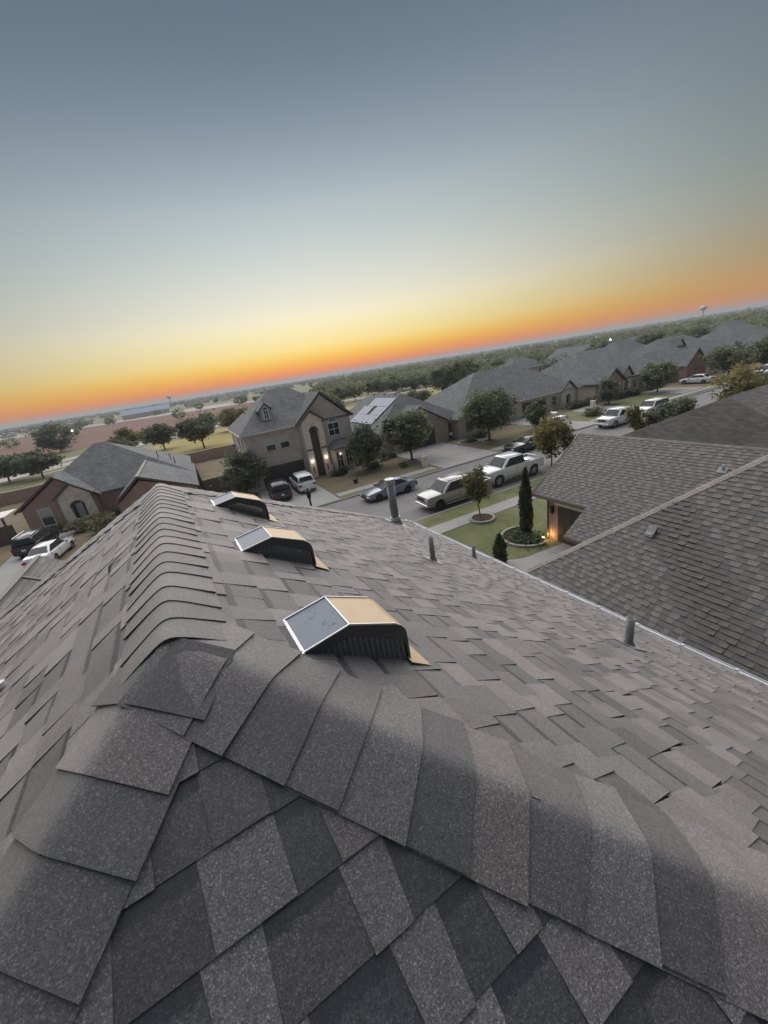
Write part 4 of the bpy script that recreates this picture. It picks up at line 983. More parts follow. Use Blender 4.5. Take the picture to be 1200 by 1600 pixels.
# ------------------------------------------------------------------ vehicles
def boolcut(mb, cutters):
    tmp = mb.build('tmp_body', 'cblack'); cm = MB()
    for p, q, r in cutters: cm.cyl(p, q, r, r, 24)
    cut = cm.build('tmp_cut', 'cblack')
    md = tmp.modifiers.new('b', 'BOOLEAN'); md.object = cut; md.operation = 'DIFFERENCE'; md.solver = 'EXACT'
    dg = bpy.context.evaluated_depsgraph_get(); me = bpy.data.meshes.new_from_object(tmp.evaluated_get(dg))
    for o in (tmp, cut):
        m_ = o.data; bpy.data.objects.remove(o); bpy.data.meshes.remove(m_)
    return me
def loft(secs):
    mb = MB(); rings = []
    for (x, w, zb, zs, zt) in secs:
        half = [(0, zb), (w*.86, zb), (w*.97, zb+.10), (w, zb+(zs-zb)*.45), (w*.985, zb+(zs-zb)*.78), (w*.955, zs-.015), (w*.90, zs+(zt-zs)*.55), (w*.5, zt), (0, zt+.012)]
        ring = [(x, y, z) for y, z in half] + [(x, -y, z) for y, z in reversed(half[1:-1])]
        rings.append(ring)
    n = len(rings[0]); vs_ = [p for r in rings for p in r]; fs = []
    for k in range(len(rings)-1):
        for i in range(n): fs.append((k*n+i, k*n+(i+1) % n, (k+1)*n+(i+1) % n, (k+1)*n+i))
    fs += [tuple(range(n)), tuple(range(len(rings)*n-1, (len(rings)-1)*n-1, -1))]
    mb.add(vs_, fs); return mb
SPEC = {
 'pickup': dict(secs=[(2.98,.84,.52,1.02,1.06),(2.93,.94,.44,1.12,1.17),(2.7,.99,.40,1.16,1.22),(1.5,1.0,.38,1.19,1.27),(1.1,1.0,.38,1.20,1.27),(-1.42,1.0,.38,1.21,1.23)],
    cab=(1.72, -1.42, 1.19, .84, -1.22, 1.99, .955, .80), wb=(1.95, -1.92), r=.43, W=1.0, bed=True, bx=-1.42, side=[(.15,.50),(.54,.92)], fx=2.98, rx=-2.95),
 'pickup_long': dict(secs=[(2.98,.84,.52,1.02,1.06),(2.93,.94,.44,1.12,1.17),(2.7,.99,.40,1.16,1.22),(1.5,1.0,.38,1.19,1.27),(1.1,1.0,.38,1.20,1.27),(-1.0,1.0,.38,1.21,1.23)],
    cab=(1.64, -1.0, 1.19, .78, -.84, 1.98, .95, .79), wb=(1.95, -1.85), r=.43, W=1.0, bed=True, bx=-1.0, side=[(.17,.60),(.64,.93)], fx=2.98, rx=-2.95),
 'sedan': dict(secs=[(2.43,.58,.34,.56,.60),(2.36,.76,.24,.66,.71),(2.05,.88,.20,.73,.80),(1.4,.915,.19,.82,.91),(.9,.92,.19,.87,.96),(-1.3,.92,.19,.93,1.0),(-1.95,.90,.21,.96,1.03),(-2.32,.82,.30,.93,.99),(-2.43,.70,.40,.80,.84)],
    cab=(1.1, -1.95, .94, .22, -.95, 1.44, .82, .60), wb=(1.45, -1.38), r=.335, W=.92, bed=False, side=[(.10,.50),(.54,.88)], fx=2.43, rx=-2.43),
 'suv': dict(secs=[(2.38,.74,.40,.74,.78),(2.3,.89,.30,.92,.97),(1.9,.94,.27,1.0,1.07),(1.1,.95,.25,1.04,1.11),(-1.9,.95,.26,1.08,1.10),(-2.3,.92,.32,1.06,1.08),(-2.38,.84,.40,.95,.97)],
    cab=(1.25, -2.28, 1.06, .45, -2.0, 1.72, .87, .70), wb=(1.42, -1.40), r=.36, W=.95, bed=False, side=[(.05,.34),(.38,.66),(.70,.94)], fx=2.38, rx=-2.38),
 'coupe': dict(secs=[(2.40,.66,.36,.62,.66),(2.32,.84,.24,.74,.79),(1.9,.93,.19,.82,.90),(1.0,.95,.19,.86,.95),(-.9,.95,.19,.92,.98),(-1.6,.95,.20,.97,1.04),(-2.2,.90,.26,.98,1.04),(-2.38,.80,.38,.88,.92)],
    cab=(.75, -1.75, .93, -.15, -1.05, 1.36, .82, .60), wb=(1.42, -1.38), r=.345, W=.95, bed=False, side=[(.12,.62),(.67,.88)], fx=2.40, rx=-2.38),
}
def vehicle(name, kind, mat, loc, rz, label, cat, rimm='rim', lift=0.0, z=.02, rails=False, load=False, group=None):
    S = SPEC[kind]; t = thing(name, label, cat, (loc[0], loc[1], z), group, world_parts=False, rz=rz)
    r = S['r']*(1+lift*.18); dz = lift*.22
    secs = [(x, w, zb+dz, zs+dz, zt+dz) for x, w, zb, zs, zt in S['secs']]
    cut = []
    for x in S['wb']:
        for s in (-1, 1): cut.append(((x, s*S['W']*1.3, r), (x, s*S['W']*.62, r), r*1.20))
    me = boolcut(loft(secs), cut if not S['bed'] else cut[:2]); me.name = 'body'; me.materials.clear(); me.materials.append(M[mat])
    bm = bmesh.new(); bm.from_mesh(me); bm.normal_update()
    for f in bm.faces: f.smooth = True
    for e in bm.edges: e.smooth = not (len(e.link_faces) == 2 and e.calc_face_angle(0) > R(38))
    bm.to_mesh(me); bm.free()
    body = link('body', me, t)
    xb0, xb1, zb, xr0, xr1, zr, wb_, wr = S['cab']; zb += dz; zr += dz
    cv = [(xb0,-wb_,zb),(xb0,wb_,zb),(xb1,wb_,zb),(xb1,-wb_,zb),(xr0,-wr,zr),(xr0,wr,zr),(xr1,wr,zr),(xr1,-wr,zr)]
    mb = MB(); mb.add([(x, y, z-.06 if i < 4 else z) for i, (x, y, z) in enumerate(cv)], [(3,2,1,0),(4,5,6,7),(0,1,5,4),(1,2,6,5),(2,3,7,6),(3,0,4,7)])
    cab = mb.build('cabin', mat, t, bevel=.085)
    for p in cab.data.polygons: p.use_smooth = True
    def pane(a, b, c, d, u0, u1, v0, v1, nm, pm='cglass', push=.0):
        a, b, c, d = map(Vector, (a, b, c, d)); nn = (b-a).cross(d-a).normalized()
        def P_(u, v): return (a*(1-u)+b*u)*(1-v) + (d*(1-u)+c*u)*v
        q = [P_(u0, v0)+nn*.004, P_(u1, v0)+nn*.004, P_(u1, v1)+nn*.004, P_(u0, v1)+nn*.004]
        m_ = MB(); m_.extrude([p_+nn*push for p_ in q], nn*.008); return m_.build(nm, pm, t)
    pane(cv[0], cv[1], cv[5], cv[4], .07, .93, .10, .88, 'windscreen')
    pane(cv[2], cv[3], cv[7], cv[6], .09, .91, .22, .86, 'rear_window')
    for a_, b_, c_, d_ in ((1, 2, 6, 5), (3, 0, 4, 7)):
        lo_, hi_ = S['side'][0][0]-.03, S['side'][-1][1]+.025
        if a_ == 3: lo_, hi_ = 1-hi_, 1-lo_
        pane(cv[a_], cv[b_], cv[c_], cv[d_], lo_, hi_, .10, .87, 'window_surround', 'cblack', -.003)
    for u0, u1 in S['side']:
        pane(cv[1], cv[2], cv[6], cv[5], u0, u1, .16, .84, 'side_window'); pane(cv[3], cv[0], cv[4], cv[7], 1-u1, 1-u0, .16, .84, 'side_window')
    for x in S['wb']:
        for s in (-1, 1):
            y = s*(S['W']-.125); m_ = MB(); n = 20
            prof = [(r*.60, -.10), (r*.93, -.105), (r, -.07), (r, .07), (r*.93, .105), (r*.60, .10)]
            vs_ = [(x+rr*math.cos(2*math.pi*i/n), y+yy*1.05, r+rr*math.sin(2*math.pi*i/n)) for rr, yy in prof for i in range(n)]
            k = len(prof); m_.add(vs_, [(a*n+i, a*n+(i+1) % n, ((a+1) % k)*n+(i+1) % n, ((a+1) % k)*n+i) for a in range(k) for i in range(n)])
            wh = m_.build('wheel', 'tyre', t)
            fl_ = MB(); ra_ = r*1.19
            for j in range(12):
                a0_ = math.pi*(-.06+1.12*j/12); a1_ = math.pi*(-.06+1.12*(j+1)/12)
                fl_.beam((x+ra_*math.cos(a0_), s*(S['W']-.005), r+ra_*math.sin(a0_)), (x+ra_*math.cos(a1_), s*(S['W']-.005), r+ra_*math.sin(a1_)), .05, .06)
            fl_.build('wheel_arch', mat if kind != 'suv' else 'cblack', t)
            rm = MB(); rm.cyl((x, y-s*.02, r), (x, y+s*.055, r), r*.60, r*.60, 18)
            rm.build('hub', 'cblack', wh)
            sp = MB(); sp.cyl((x, y+s*.05, r), (x, y+s*.085, r), r*.16, r*.12, 10)
            for j in range(5):
                a = 2*math.pi*j/5+.3; sp.beam((x, y+s*.07, r), (x+r*.57*math.cos(a), y+s*.07, r+r*.57*math.sin(a)), .03, r*.19, up=(-math.sin(a), 0, math.cos(a)))
            nn = 18; 
            for j in range(nn):
                a = 2*math.pi*j/nn; b = 2*math.pi*(j+1)/nn; sp.beam((x+r*.57*math.cos(a), y+s*.07, r+r*.57*math.sin(a)), (x+r*.57*math.cos(b), y+s*.07, r+r*.57*math.sin(b)), .03, .045)
            sp.build('rim', rimm, wh)
    fx, rx, W = S['fx'], S['rx'], S['W']
    zf = secs[1][3]
    for s in (-1, 1):
        MB().box(fx-.16, fx-.015+.02, s*W*.55 if s > 0 else s*W*.86, s*W*.86 if s > 0 else s*W*.55, zf-.20, zf-.05).build('headlight', 'lamp_clear', t)
        zt_ = (1.06+dz if S['bed'] else secs[-2][3]-.05)
        x0 = rx if not S['bed'] else -2.98
        MB().box(x0-.015, x0+.12, s*W*.60 if s > 0 else s*W*.93, s*W*.93 if s > 0 else s*W*.60, zt_-.26, zt_-.06).build('tail_light', 'lamp_red', t)
        MB().extrude([(xb0-.28, s*(wb_+.02), zb-.03), (xb0-.10, s*(wb_+.02), zb-.03), (xb0-.12, s*(wb_+.02), zb+.13), (xb0-.26, s*(wb_+.02), zb+.12)], (0, s*.17, 0)).build('wing_mirror', mat, t)
    MB().box(fx-.1, fx+.02, -W*.5, W*.5, zf-.27, zf-.06).build('grille', 'cblack', t)
    big = kind != 'sedan' and kind != 'coupe'
    MB().box(fx-.12, fx+.05, -W*.84, W*.84, secs[1][2]+.03, secs[1][2]+.21, ).build('front_bumper', 'chrome' if kind[:6] == 'pickup' else 'cblack', t, bevel=.03)
    rbx = -2.99 if S['bed'] else rx
    MB().box(rbx-.08, rbx+.10, -W*.86, W*.86, .42+dz, .62+dz).build('rear_bumper', 'chrome' if S['bed'] else mat, t, bevel=.03)
    MB().box(rbx-.10 if S['bed'] else rbx-.095, rbx-.06, -.16, .16, .66+dz, .79+dz).build('number_plate', 'plate', t)
    for s in (-1, 1):
        for i in range(len(S['side'][:2])):
            u = S['side'][i][1]; xx = xb0+(xb1-xb0)*u+.12; MB().box(xx-.09, xx+.09, min(s*(W-.01), s*(W+.02)), max(s*(W-.01), s*(W+.02)), zb-.22, zb-.18).build('door_handle', 'chrome' if big else mat, t)
            m_ = MB(); xx = xb0+(xb1-xb0)*(u+.02); m_.box(xx-.008, xx+.008, min(s*(W-.05), s*(W+.003)), max(s*(W-.05), s*(W+.003)), secs[2][2]+.15, zb-.05); m_.build('door_gap', 'cblack', t)
    if big:
        for s in (-1, 1): MB().box(S['wb'][1]+.55, S['wb'][0]-.55, min(s*(W-.06), s*(W+.09)), max(s*(W-.06), s*(W+.09)), secs[2][2]-.05, secs[2][2]+.01).build('side_step', 'chrome' if kind[:6] == 'pickup' else 'cblack', t)
    if rails:
        for s in (-1, 1): MB().beam((xr0-.15, s*(wr-.05), zr+.05), (xr1+.1, s*(wr-.05), zr+.05), .05, .05).build('roof_rail', 'chrome', t)
    if S['bed']:
        x0, x1 = S['bx'], -2.95; z0, z1 = .45+dz, 1.24+dz; xa = S['wb'][1]; ra = r*1.2
        for s in (-1, 1):
            nA = 12; a0 = math.asin(max(-1, min(1, (z0-r)/ra)))
            pts = [(x0, z0)] + [(xa+ra*math.cos(a), r+ra*math.sin(a)) for a in np.linspace(a0, math.pi-a0, nA)] + [(x1, z0), (x1, z1), (x0, z1)]
            m_ = MB(); m_.extrude([(x, s*(W-.085), z) for x, z in pts], (0, s*.085, 0)); m_.build('bed_side', mat, t)
            MB().box(xa-ra-.05, xa+ra+.05, min(s*(W-.09), s*(W-.34)), max(s*(W-.09), s*(W-.34)), .80+dz, max(.84+dz, r+ra+.02)).build('wheel_tub', 'cblack', t)
        MB().box(x1, x0, -W+.09, W-.09, .72+dz, .78+dz).build('bed_floor', 'cblack', t)
        MB().box(x0-.06, x0+.004, -W+.02, W-.02, z0, z1).build('bed_front', mat, t)
        MB().box(x1-.03, x1+.06, -W+.03, W-.03, .60+dz, z1+.005).build('tailgate', mat, t)
        MB().box(x1, x0, -.5, .5, .36+dz, .70+dz).build('chassis', 'cblack', t)
        if load:
            MB().box(x0-.45, x0-.07, -.86, .86, 1.0+dz, 1.36+dz).build('tool_box', 'chrome', t)
            MB().box(-2.6, x0-.6, -.5, .45, .8+dz, 1.12+dz).build('bed_load', 'steel', t)
    return t
W_ = R(180)
vehicle('pickup_truck', 'pickup', 'silver', (16.75, 23.85), W_, 'silver crew cab pickup truck parked at the near kerb', 'pickup', 'rim_dark')
vehicle('pickup_truck', 'pickup_long', 'cwhite', (23.05, 24.4), W_+R(-1), 'raised white pickup truck with big wheels parked behind the silver one', 'pickup', 'rim', lift=1.0, load=True)
vehicle('parked_car', 'sedan', 'bluegrey', (14.0, 29.55), W_, 'blue grey saloon car parked at the far kerb', 'car', 'rim_dark')
vehicle('parked_car', 'coupe', 'navy', (31.2, 30.6), W_, 'black sports coupe parked at the far kerb', 'car', 'rim_dark')
vehicle('parked_car', 'suv', 'cblackp', (6.15, 38.3), R(86), 'black car parked on the driveway before the dark garage door', 'car', 'rim_dark', z=.152)
vehicle('parked_car', 'suv', 'cwhite', (8.75, 39.0), R(88), 'white hatchback parked beside the black car on the driveway', 'car', z=.152)
vehicle('parked_car', 'sedan', 'cwhite', (43.4, 38.2), R(87), 'white saloon car on the driveway of the stone arch house', 'car', z=.152)
vehicle('pickup_truck', 'pickup_long', 'cwhite', (45.4, 29.7), W_, 'white pickup truck parked farther up the far kerb', 'pickup')
vehicle('parked_car', 'suv', 'cwhite', (52.2, 29.9), W_, 'pale car half hidden behind street trees past the far pickup', 'car')
vehicle('parked_car', 'suv', 'cblackp', (-14.8, 43.0), R(84), 'black wagon with silver roof rails on the left driveway', 'car', z=.152, rails=True)
vehicle('parked_car', 'sedan', 'cwhite', (-12.8, 38.7), R(80), 'white car low on the left driveway behind the roof edge', 'car', z=.152)
vehicle('parked_car', 'suv', 'cwhite', (84.5, 31.0), R(175), 'white car far up the street at the right edge', 'car')
vehicle('parked_car', 'sedan', 'cwhite', (77.5, 37.5), R(90), 'pale car before the twin gabled house far up the street', 'car', z=.13)

# ------------------------------------------------------------------ trees and shrubs
def fast_mesh(name, V_, Q, shade, mat):
    me = bpy.data.meshes.new(name); me.vertices.add(len(V_)); me.vertices.foreach_set('co', np.asarray(V_, dtype=np.float32).ravel())
    n = len(Q); me.loops.add(n*4); me.loops.foreach_set('vertex_index', np.asarray(Q, dtype=np.int32).ravel())
    me.polygons.add(n); me.polygons.foreach_set('loop_start', np.arange(0, n*4, 4, dtype=np.int32)); me.polygons.foreach_set('loop_total', np.full(n, 4, dtype=np.int32))
    me.update(calc_edges=True); me.materials.append(M[mat])
    me.attributes.new('shade', 'FLOAT', 'FACE').data.foreach_set('value', np.asarray(shade, dtype=np.float32))
    return me
def leaf_quads(P_, size, rs, flat=.35, aspect=1.6):
    n = len(P_)
    a = rs.normal(size=(n, 3)); a[:, 2] *= flat; a /= np.linalg.norm(a, axis=1)[:, None]
    b = rs.normal(size=(n, 3)); b -= a*(a*b).sum(1)[:, None]; b /= np.linalg.norm(b, axis=1)[:, None]
    s = size*(.45+1.5*rs.uniform(0, 1, n)**2)[:, None]*1.08
    V_ = np.stack([P_ - a*s*aspect*.5, P_ + b*s*.5, P_ + a*s*aspect*.5, P_ - b*s*.5], 1).reshape(-1, 3)
    return V_, np.arange(n*4).reshape(-1, 4)
def crown_points(c, rad, nclump, nleaf, rs, spread=.30, shell=.55):
    d = rs.normal(size=(nclump, 3)); d /= np.linalg.norm(d, axis=1)[:, None]
    rr = rs.uniform(shell, 1.0, nclump)**.8
    cc = d*rr[:, None]*np.array(rad)*np.where(d[:, 2] < -.3, .8, 1.0)[:, None]
    per = rs.multinomial(nleaf, rs.dirichlet(np.full(nclump, 3.0)))
    idx = np.repeat(np.arange(nclump), per)
    sz = rs.uniform(.6, 1.25, nclump)*spread
    p = cc[idx] + rs.normal(size=(len(idx), 3))*sz[idx][:, None]*np.array(rad)*.62
    tone = rs.uniform(.15, .85, nclump)[idx] + rs.normal(size=len(idx))*.16
    return p + np.array(c), np.clip(tone, 0, 1), cc + np.array(c)
def tree(name, label, loc, ht, rad, leaf, nleaf, size, trunk_r, base, seed, nclump=34, cat='tree', group=None, lean=0, spread=.30):
    rs = np.random.default_rng(seed); x, y = loc; z0 = .1
    t = thing(name, label, cat, (x, y, z0), group)
    cz = z0 + ht - rad[2]
    P_, tone, cc = crown_points((x+lean, y, cz), rad, nclump, nleaf, rs, spread)
    P_[:, 2] = np.maximum(P_[:, 2], z0+.05)
    V_, Q = leaf_quads(P_, size, rs)
    o = link('crown', fast_mesh('crown', V_, Q, tone, leaf), t)
    mb = MB(); top = Vector((x+lean*.8, y, cz-rad[2]*.1)); b = Vector((x, y, z0-.1)); m_ = b.lerp(top, .5)+Vector((rs.uniform(-.1, .1), rs.uniform(-.1, .1), 0))
    mb.cyl(b, m_, trunk_r*1.15, trunk_r*.8, 10); mb.cyl(m_, top, trunk_r*.8, trunk_r*.45, 8)
    fork = b.lerp(top, base)
    for i in rs.choice(len(cc), min(9, len(cc)), replace=False):
        q = Vector(cc[i]); md = fork.lerp(q, .5)+Vector((0, 0, .12*rad[2]))
        mb.cyl(fork, md, trunk_r*.5, trunk_r*.32, 6); mb.cyl(md, q, trunk_r*.32, trunk_r*.1, 6)
    mb.build('trunk', 'bark', t)
    return t
tree('oak_tree', 'rounded green oak on the lawn before the solar panel house', (21.4, 37.9), 5.7, (2.5, 2.4, 2.1), 'leaf_oak', 12000, .17, .13, .42, 1, 46)
tree('oak_tree', 'spreading green oak in the ringed bed before the second driveway', (32.2, 37.2), 5.9, (3.0, 2.8, 2.2), 'leaf_oak', 14000, .17, .14, .42, 2, 50)
tree('dark_tree', 'dark leafy tree covering the right end of the two storey house', (16.3, 38.9), 5.0, (1.75, 1.6, 2.3), 'leaf_dark', 8000, .14, .09, .3, 3, 44)
tree('dark_tree', 'dark bushy tree left of the dark garage door', (3.5, 42.4), 4.3, (2.0, 1.8, 2.0), 'leaf_dark', 8000, .14, .1, .3, 4, 44)
tree('young_tree', 'young tree with rusty leaves in the round bed on the near lawn', (15.6, 19.35), 3.5, (.85, .85, 1.05), 'leaf_turn', 4200, .10, .045, .5, 5, 30, spread=.34)
tree('young_tree', 'yellowing young tree by the kerb behind the garage roof', (27.9, 24.2), 4.3, (1.4, 1.3, 1.75), 'leaf_yel', 5200, .13, .06, .4, 6, 30, spread=.34)
tree('young_tree', 'thin yellow green sapling before the far white pickup', (40.6, 24.2), 3.3, (1.15, 1.1, 1.5), 'leaf_yel', 2600, .14, .05, .35, 7, 18)
tree('dark_tree', 'round dark green tree beside the thin sapling up the near kerb', (41.4, 21.6), 3.5, (1.75, 1.7, 1.6), 'leaf_dark', 6500, .15, .07, .35, 8, 40)
tree('dark_tree', 'dark green tree beside the white car on the second driveway', (39.6, 36.4), 3.6, (1.6, 1.5, 1.6), 'leaf_dark', 5000, .15, .07, .35, 9, 34)
tree('young_tree', 'yellow green street tree far up the near kerb', (56.0, 22.4), 4.2, (3.0, 2.4, 1.8), 'leaf_yel', 6000, .19, .08, .4, 10, 34)
tree('oak_tree', 'green tree before the brick gable house far up the street', (68.5, 38.6), 4.6, (2.4, 2.2, 1.9), 'leaf_oak', 4500, .2, .1, .4, 11, 30)
tree('oak_tree', 'small dark tree before the stone arch far up the street', (57.6, 39.4), 3.6, (1.7, 1.6, 1.6), 'leaf_dark', 3600, .18, .08, .4, 12, 26)
tree('oak_tree', 'leafy green tree before the twin gabled house', (84, 36), 5.2, (3.2, 3, 2.2), 'leaf_oak', 4500, .24, .1, .4, 13, 30)
tree('oak_tree', 'green tree at the far end of the street by the parked white car', (93, 35), 5.0, (2.6, 2.6, 2.2), 'leaf_oak', 3500, .25, .1, .4, 14, 26)
tree('bare_shrub', 'pale dry shrub in front of the arched porch on the left', (-11.2, 45.4), 1.3, (1.9, 1.2, .6), 'leaf_sage', 4000, .11, .05, .3, 15, 40, 'shrub')
tree('bare_shrub', 'second pale dry shrub beside the left driveway', (-9.6, 42.6), 1.3, (1.4, 1.1, .6), 'leaf_sage', 3000, .12, .04, .3, 16, 30, 'shrub')
def cypress(label, loc, ht, r, n, seed):
    rs = np.random.default_rng(seed); x, y = loc; t = thing('cypress_tree', label, 'tree', (x, y, .1))
    u = rs.uniform(0, 1, n); a = rs.uniform(0, 2*np.pi, n); prof = np.clip(np.minimum(1, (1-u)*2.6+.04)*np.minimum(1, u*6+.55), .04, 1)
    rr = r*prof*np.sqrt(rs.uniform(.35, 1.0, n))*(1+.16*np.sin(a*3+u*14))
    P_ = np.stack([x+rr*np.cos(a), y+rr*np.sin(a), .15+u*ht], 1)
    V_, Q = leaf_quads(P_, .085, rs, flat=2.2, aspect=2.6); link('crown', fast_mesh('crown', V_, Q, np.clip(.35+.4*np.sin(a*5+u*30)*.5+rs.normal(size=n)*.2, 0, 1), 'leaf_cyp'), t)
    MB().cyl((x, y, 0), (x, y, ht*.8), .06, .02, 8).build('trunk', 'bark', t)
cypress('tall slim cypress in the kerbed bed by the garage wall', (16.0, 15.7), 3.9, .32, 6000, 20)
cypress('small pointed cypress rising behind the gutter edge', (12.3, 13.9), 1.65, .29, 2400, 21)
def shrub(label, loc, rad, leaf, n, seed, size=.11, z=.1, name='shrub'):
    rs = np.random.default_rng(seed); P_, tone, cc = crown_points((loc[0], loc[1], z+rad[2]*.55), rad, 14, n, rs, .4, .3); P_[:, 2] = np.maximum(P_[:, 2], z+.03)
    V_, Q = leaf_quads(P_, size, rs); o = link(name, fast_mesh(name, V_, Q, tone, leaf)); tag(o, label, 'shrub'); return o
shrub('low dark shrub beside the bay window of the two storey house', (13.6, 40.4), (.9, .6, .5), 'leaf_cyp', 900, 30)
shrub('low dark hedge under the dark tree by the two storey house', (17.6, 39.6), (1.4, .8, .6), 'leaf_dark', 1200, 31)
shrub('dark shrub at the corner of the solar panel house', (20.2, 41.8), (1.3, .8, .7), 'leaf_dark', 1200, 32)
shrub('low shrubs in the kerbed bed under the second oak', (30.6, 39.3), (1.0, .7, .45), 'leaf_dark', 900, 33)
shrub('dark rounded shrub beside the entrance of the solar panel house', (33.4, 40.4), (1.2, .8, .6), 'leaf_dark', 1200, 34)
shrub('low dark hedge before the white stone arch', (55.6, 42.6), (3.6, 1.0, .7), 'leaf_dark', 2600, 35, .15)
shrub('round clipped shrub on the lawn up the street', (49.6, 35.8), (1.5, 1.3, .9), 'leaf_oak', 1800, 36, .14)
shrub('dark hedge along the brick gable house', (64.2, 41), (3.2, .9, .8), 'leaf_dark', 2200, 37, .16)
shrub('green shrub before the windows far up the street', (72.0, 41.6), (2.4, .9, .8), 'leaf_dark', 1700, 38, .16)
shrub('flowering shrub by the steps of the tall stone entry', (13.0, 40.9), (.5, .4, .5), 'leaf_sage', 400, 39, .08)
shrub('dark shrub behind the wagon on the left driveway', (-14.0, 47.3), (1.1, .7, .6), 'leaf_dark', 1000, 40)
shrub('dark low shrub at the far corner of the left porch', (-9.4, 47.6), (.9, .7, .7), 'leaf_cyp', 900, 41)
shrub('weedy green tuft on the dry lawn by the oak', (19.4, 36.6), (.5, .4, .35), 'leaf_cyp', 300, 42, .08)
# ground cover of the cypress bed
rs = np.random.default_rng(3)
P_ = np.stack([15.35+rs.normal(size=1600)*.42, 15.2+rs.normal(size=1600)*.5, .16+np.abs(rs.normal(size=1600))*.09], 1)
V_, Q = leaf_quads(P_, .085, rs); o = link('ground_cover', fast_mesh('ground_cover', V_, Q, rs.uniform(.2, .9, 1600), 'leaf_cyp'), kind='stuff'); tag(o, 'low green ground cover in the cypress bed', 'ground cover')
# kerbed beds
def ring_bed(label, x, y, r0, r1, hgt=.16):
    t = thing('tree_ring', label, 'edging', (x, y, .12)); n = 22
    for i in range(n):
        a = 2*math.pi*i/n; b = 2*math.pi*(i+.93)/n
        p = [(x+r0*math.cos(a), y+r0*math.sin(a), .1), (x+r1*math.cos(a), y+r1*math.sin(a), .1), (x+r1*math.cos(b), y+r1*math.sin(b), .1), (x+r0*math.cos(b), y+r0*math.sin(b), .1)]
        MB().extrude(p, (0, 0, hgt+random.uniform(-.01, .01))).build('edging_block', 'kerb', t)
    mb = MB(); mb.add([(x+r0*math.cos(2*math.pi*i/24), y+r0*math.sin(2*math.pi*i/24), .19) for i in range(24)]+[(x, y, .26)], [(i, (i+1) % 24, 24) for i in range(24)]); mb.build('mulch', 'mulch', t)
ring_bed('round concrete tree ring filled with mulch on the near lawn', 15.6, 19.35-.15, .68, .86)
ring_bed('round stone tree ring under the second oak', 32.2, 37.2, .75, .95)
ring_bed('kerbed oval planting bed beside the second driveway', 30.6, 39.2, 1.2, 1.4)
ring_bed('stone tree ring under the oak by the solar panel house', 21.4, 37.9, .55, .72)
ce = thing('bed_edging', 'curved concrete edging round the cypress bed', 'edging', (15.2, 15.4, .12))
cp = arc(15.55, 15.35, 1.35, 60, 275, 22)
for a, b in zip(cp, cp[1:]): MB().beam((a[0], a[1], .17), (b[0]*.985+a[0]*.015, b[1]*.985+a[1]*.015, .17), .16, .13).build('edging_block', 'kerb', ce)
sheet('cypress_bed_soil', arc(15.55, 15.35, 1.28, 60, 275, 22), .135, 'mulch')
# blades of grass on the near lawn
n = 15000; rs = np.random.default_rng(9)
gx = rs.uniform(11.3, 30, n); gy = rs.uniform(13.6, 21.6, n)
ok_ = ~((gy > 19.25) & (gy < 20.65)) & ~((gx > 15.6) & (gy < 15.2)) & ~((gx < 12.4) & (gy < 15.0)) & ~((gx < 14.2) & (gy < 15.5) & (np.hypot(gx-14.2, gy-15.5) > 1.95)) & ~((np.hypot(gx-15.6, gy-19.2) < .9)) & ~((np.hypot(gx-15.55, gy-15.35) < 1.4)) & ~((gx < 12.1) & (gy < 19.3))
gx, gy = gx[ok_], gy[ok_]; n = len(gx); P_ = np.stack([gx, gy, np.full(n, .128)], 1)
V_, Q = leaf_quads(P_, .022, rs, flat=1.2, aspect=2.0); V_[:, 2] = np.maximum(V_[:, 2], .119)
M['blade'] = leafmat('grass_blade', (.12, .135, .065), (.21, .215, .115))
o = link('grass', fast_mesh('grass', V_, Q, rs.uniform(0, 1, n), 'blade'), kind='stuff'); tag(o, 'short green grass of the near lawn', 'grass')

# ------------------------------------------------------------------ street furniture
lp = thing('street_lamp', 'black street lamp post standing behind the far roof edge', 'street lamp', (4.9, 21.0, .1))
MB().cyl((4.9, 21.0, .1), (4.9, 21.0, 4.35), .075, .055, 10).build('post', 'black_metal', lp)
mb = MB(); mb.cyl((4.9, 21.0, 4.3), (4.9, 21.0, 4.75), .10, .16, 8); mb.cyl((4.9, 21.0, 4.75), (4.9, 21.0, 4.92), .19, .03, 8); mb.build('lantern', 'black_metal', lp)
lp = thing('street_lamp', 'tall grey lamp pole beside the boulevard on the left', 'street lamp', (-36.5, 117, 0))
mb = MB(); mb.cyl((-36.5, 117, 0), (-36.5, 117, 6.8), .16, .11, 8); mb.build('post', 'steel', lp); MB().beam((-36.5, 117, 6.8), (-38.2, 117.2, 6.9), .2, .12).build('lamp_head', 'steel', lp)
lp = thing('street_lamp', 'lit street lamp glowing before the red dirt field', 'street lamp', (-43, 205, 0))
MB().cyl((-43, 205, 0), (-43, 205, 5.2), .14, .1, 8).build('post', 'steel', lp); MB().lathe([(.1, 0), (.26, .14), (.3, .32), (.18, .5), (.08, .6)], -43, 205, 10, 5.1).build('lamp_head', 'glow_white', lp)
def utility_pole(x, y, hgt, label):
    p = thing('utility_pole', label, 'pole', (x, y, 0)); MB().cyl((x, y, 0), (x, y, hgt), .16, .1, 8).build('post', 'wood', p); MB().beam((x-1.1, y, hgt-.5), (x+1.1, y, hgt-.5), .12, .14).build('crossarm', 'wood', p)
utility_pole(112, 103, 9.5, 'tall wooden utility pole beyond the solar panel house roofs')
utility_pole(99.5, 106, 6.0, 'shorter wooden pole left of the tall utility pole')
bm_ = thing('mailbox_pillar', 'small pale brick mailbox pillar by the oak near the kerb', 'mailbox', (21.0, 34.6, .12))
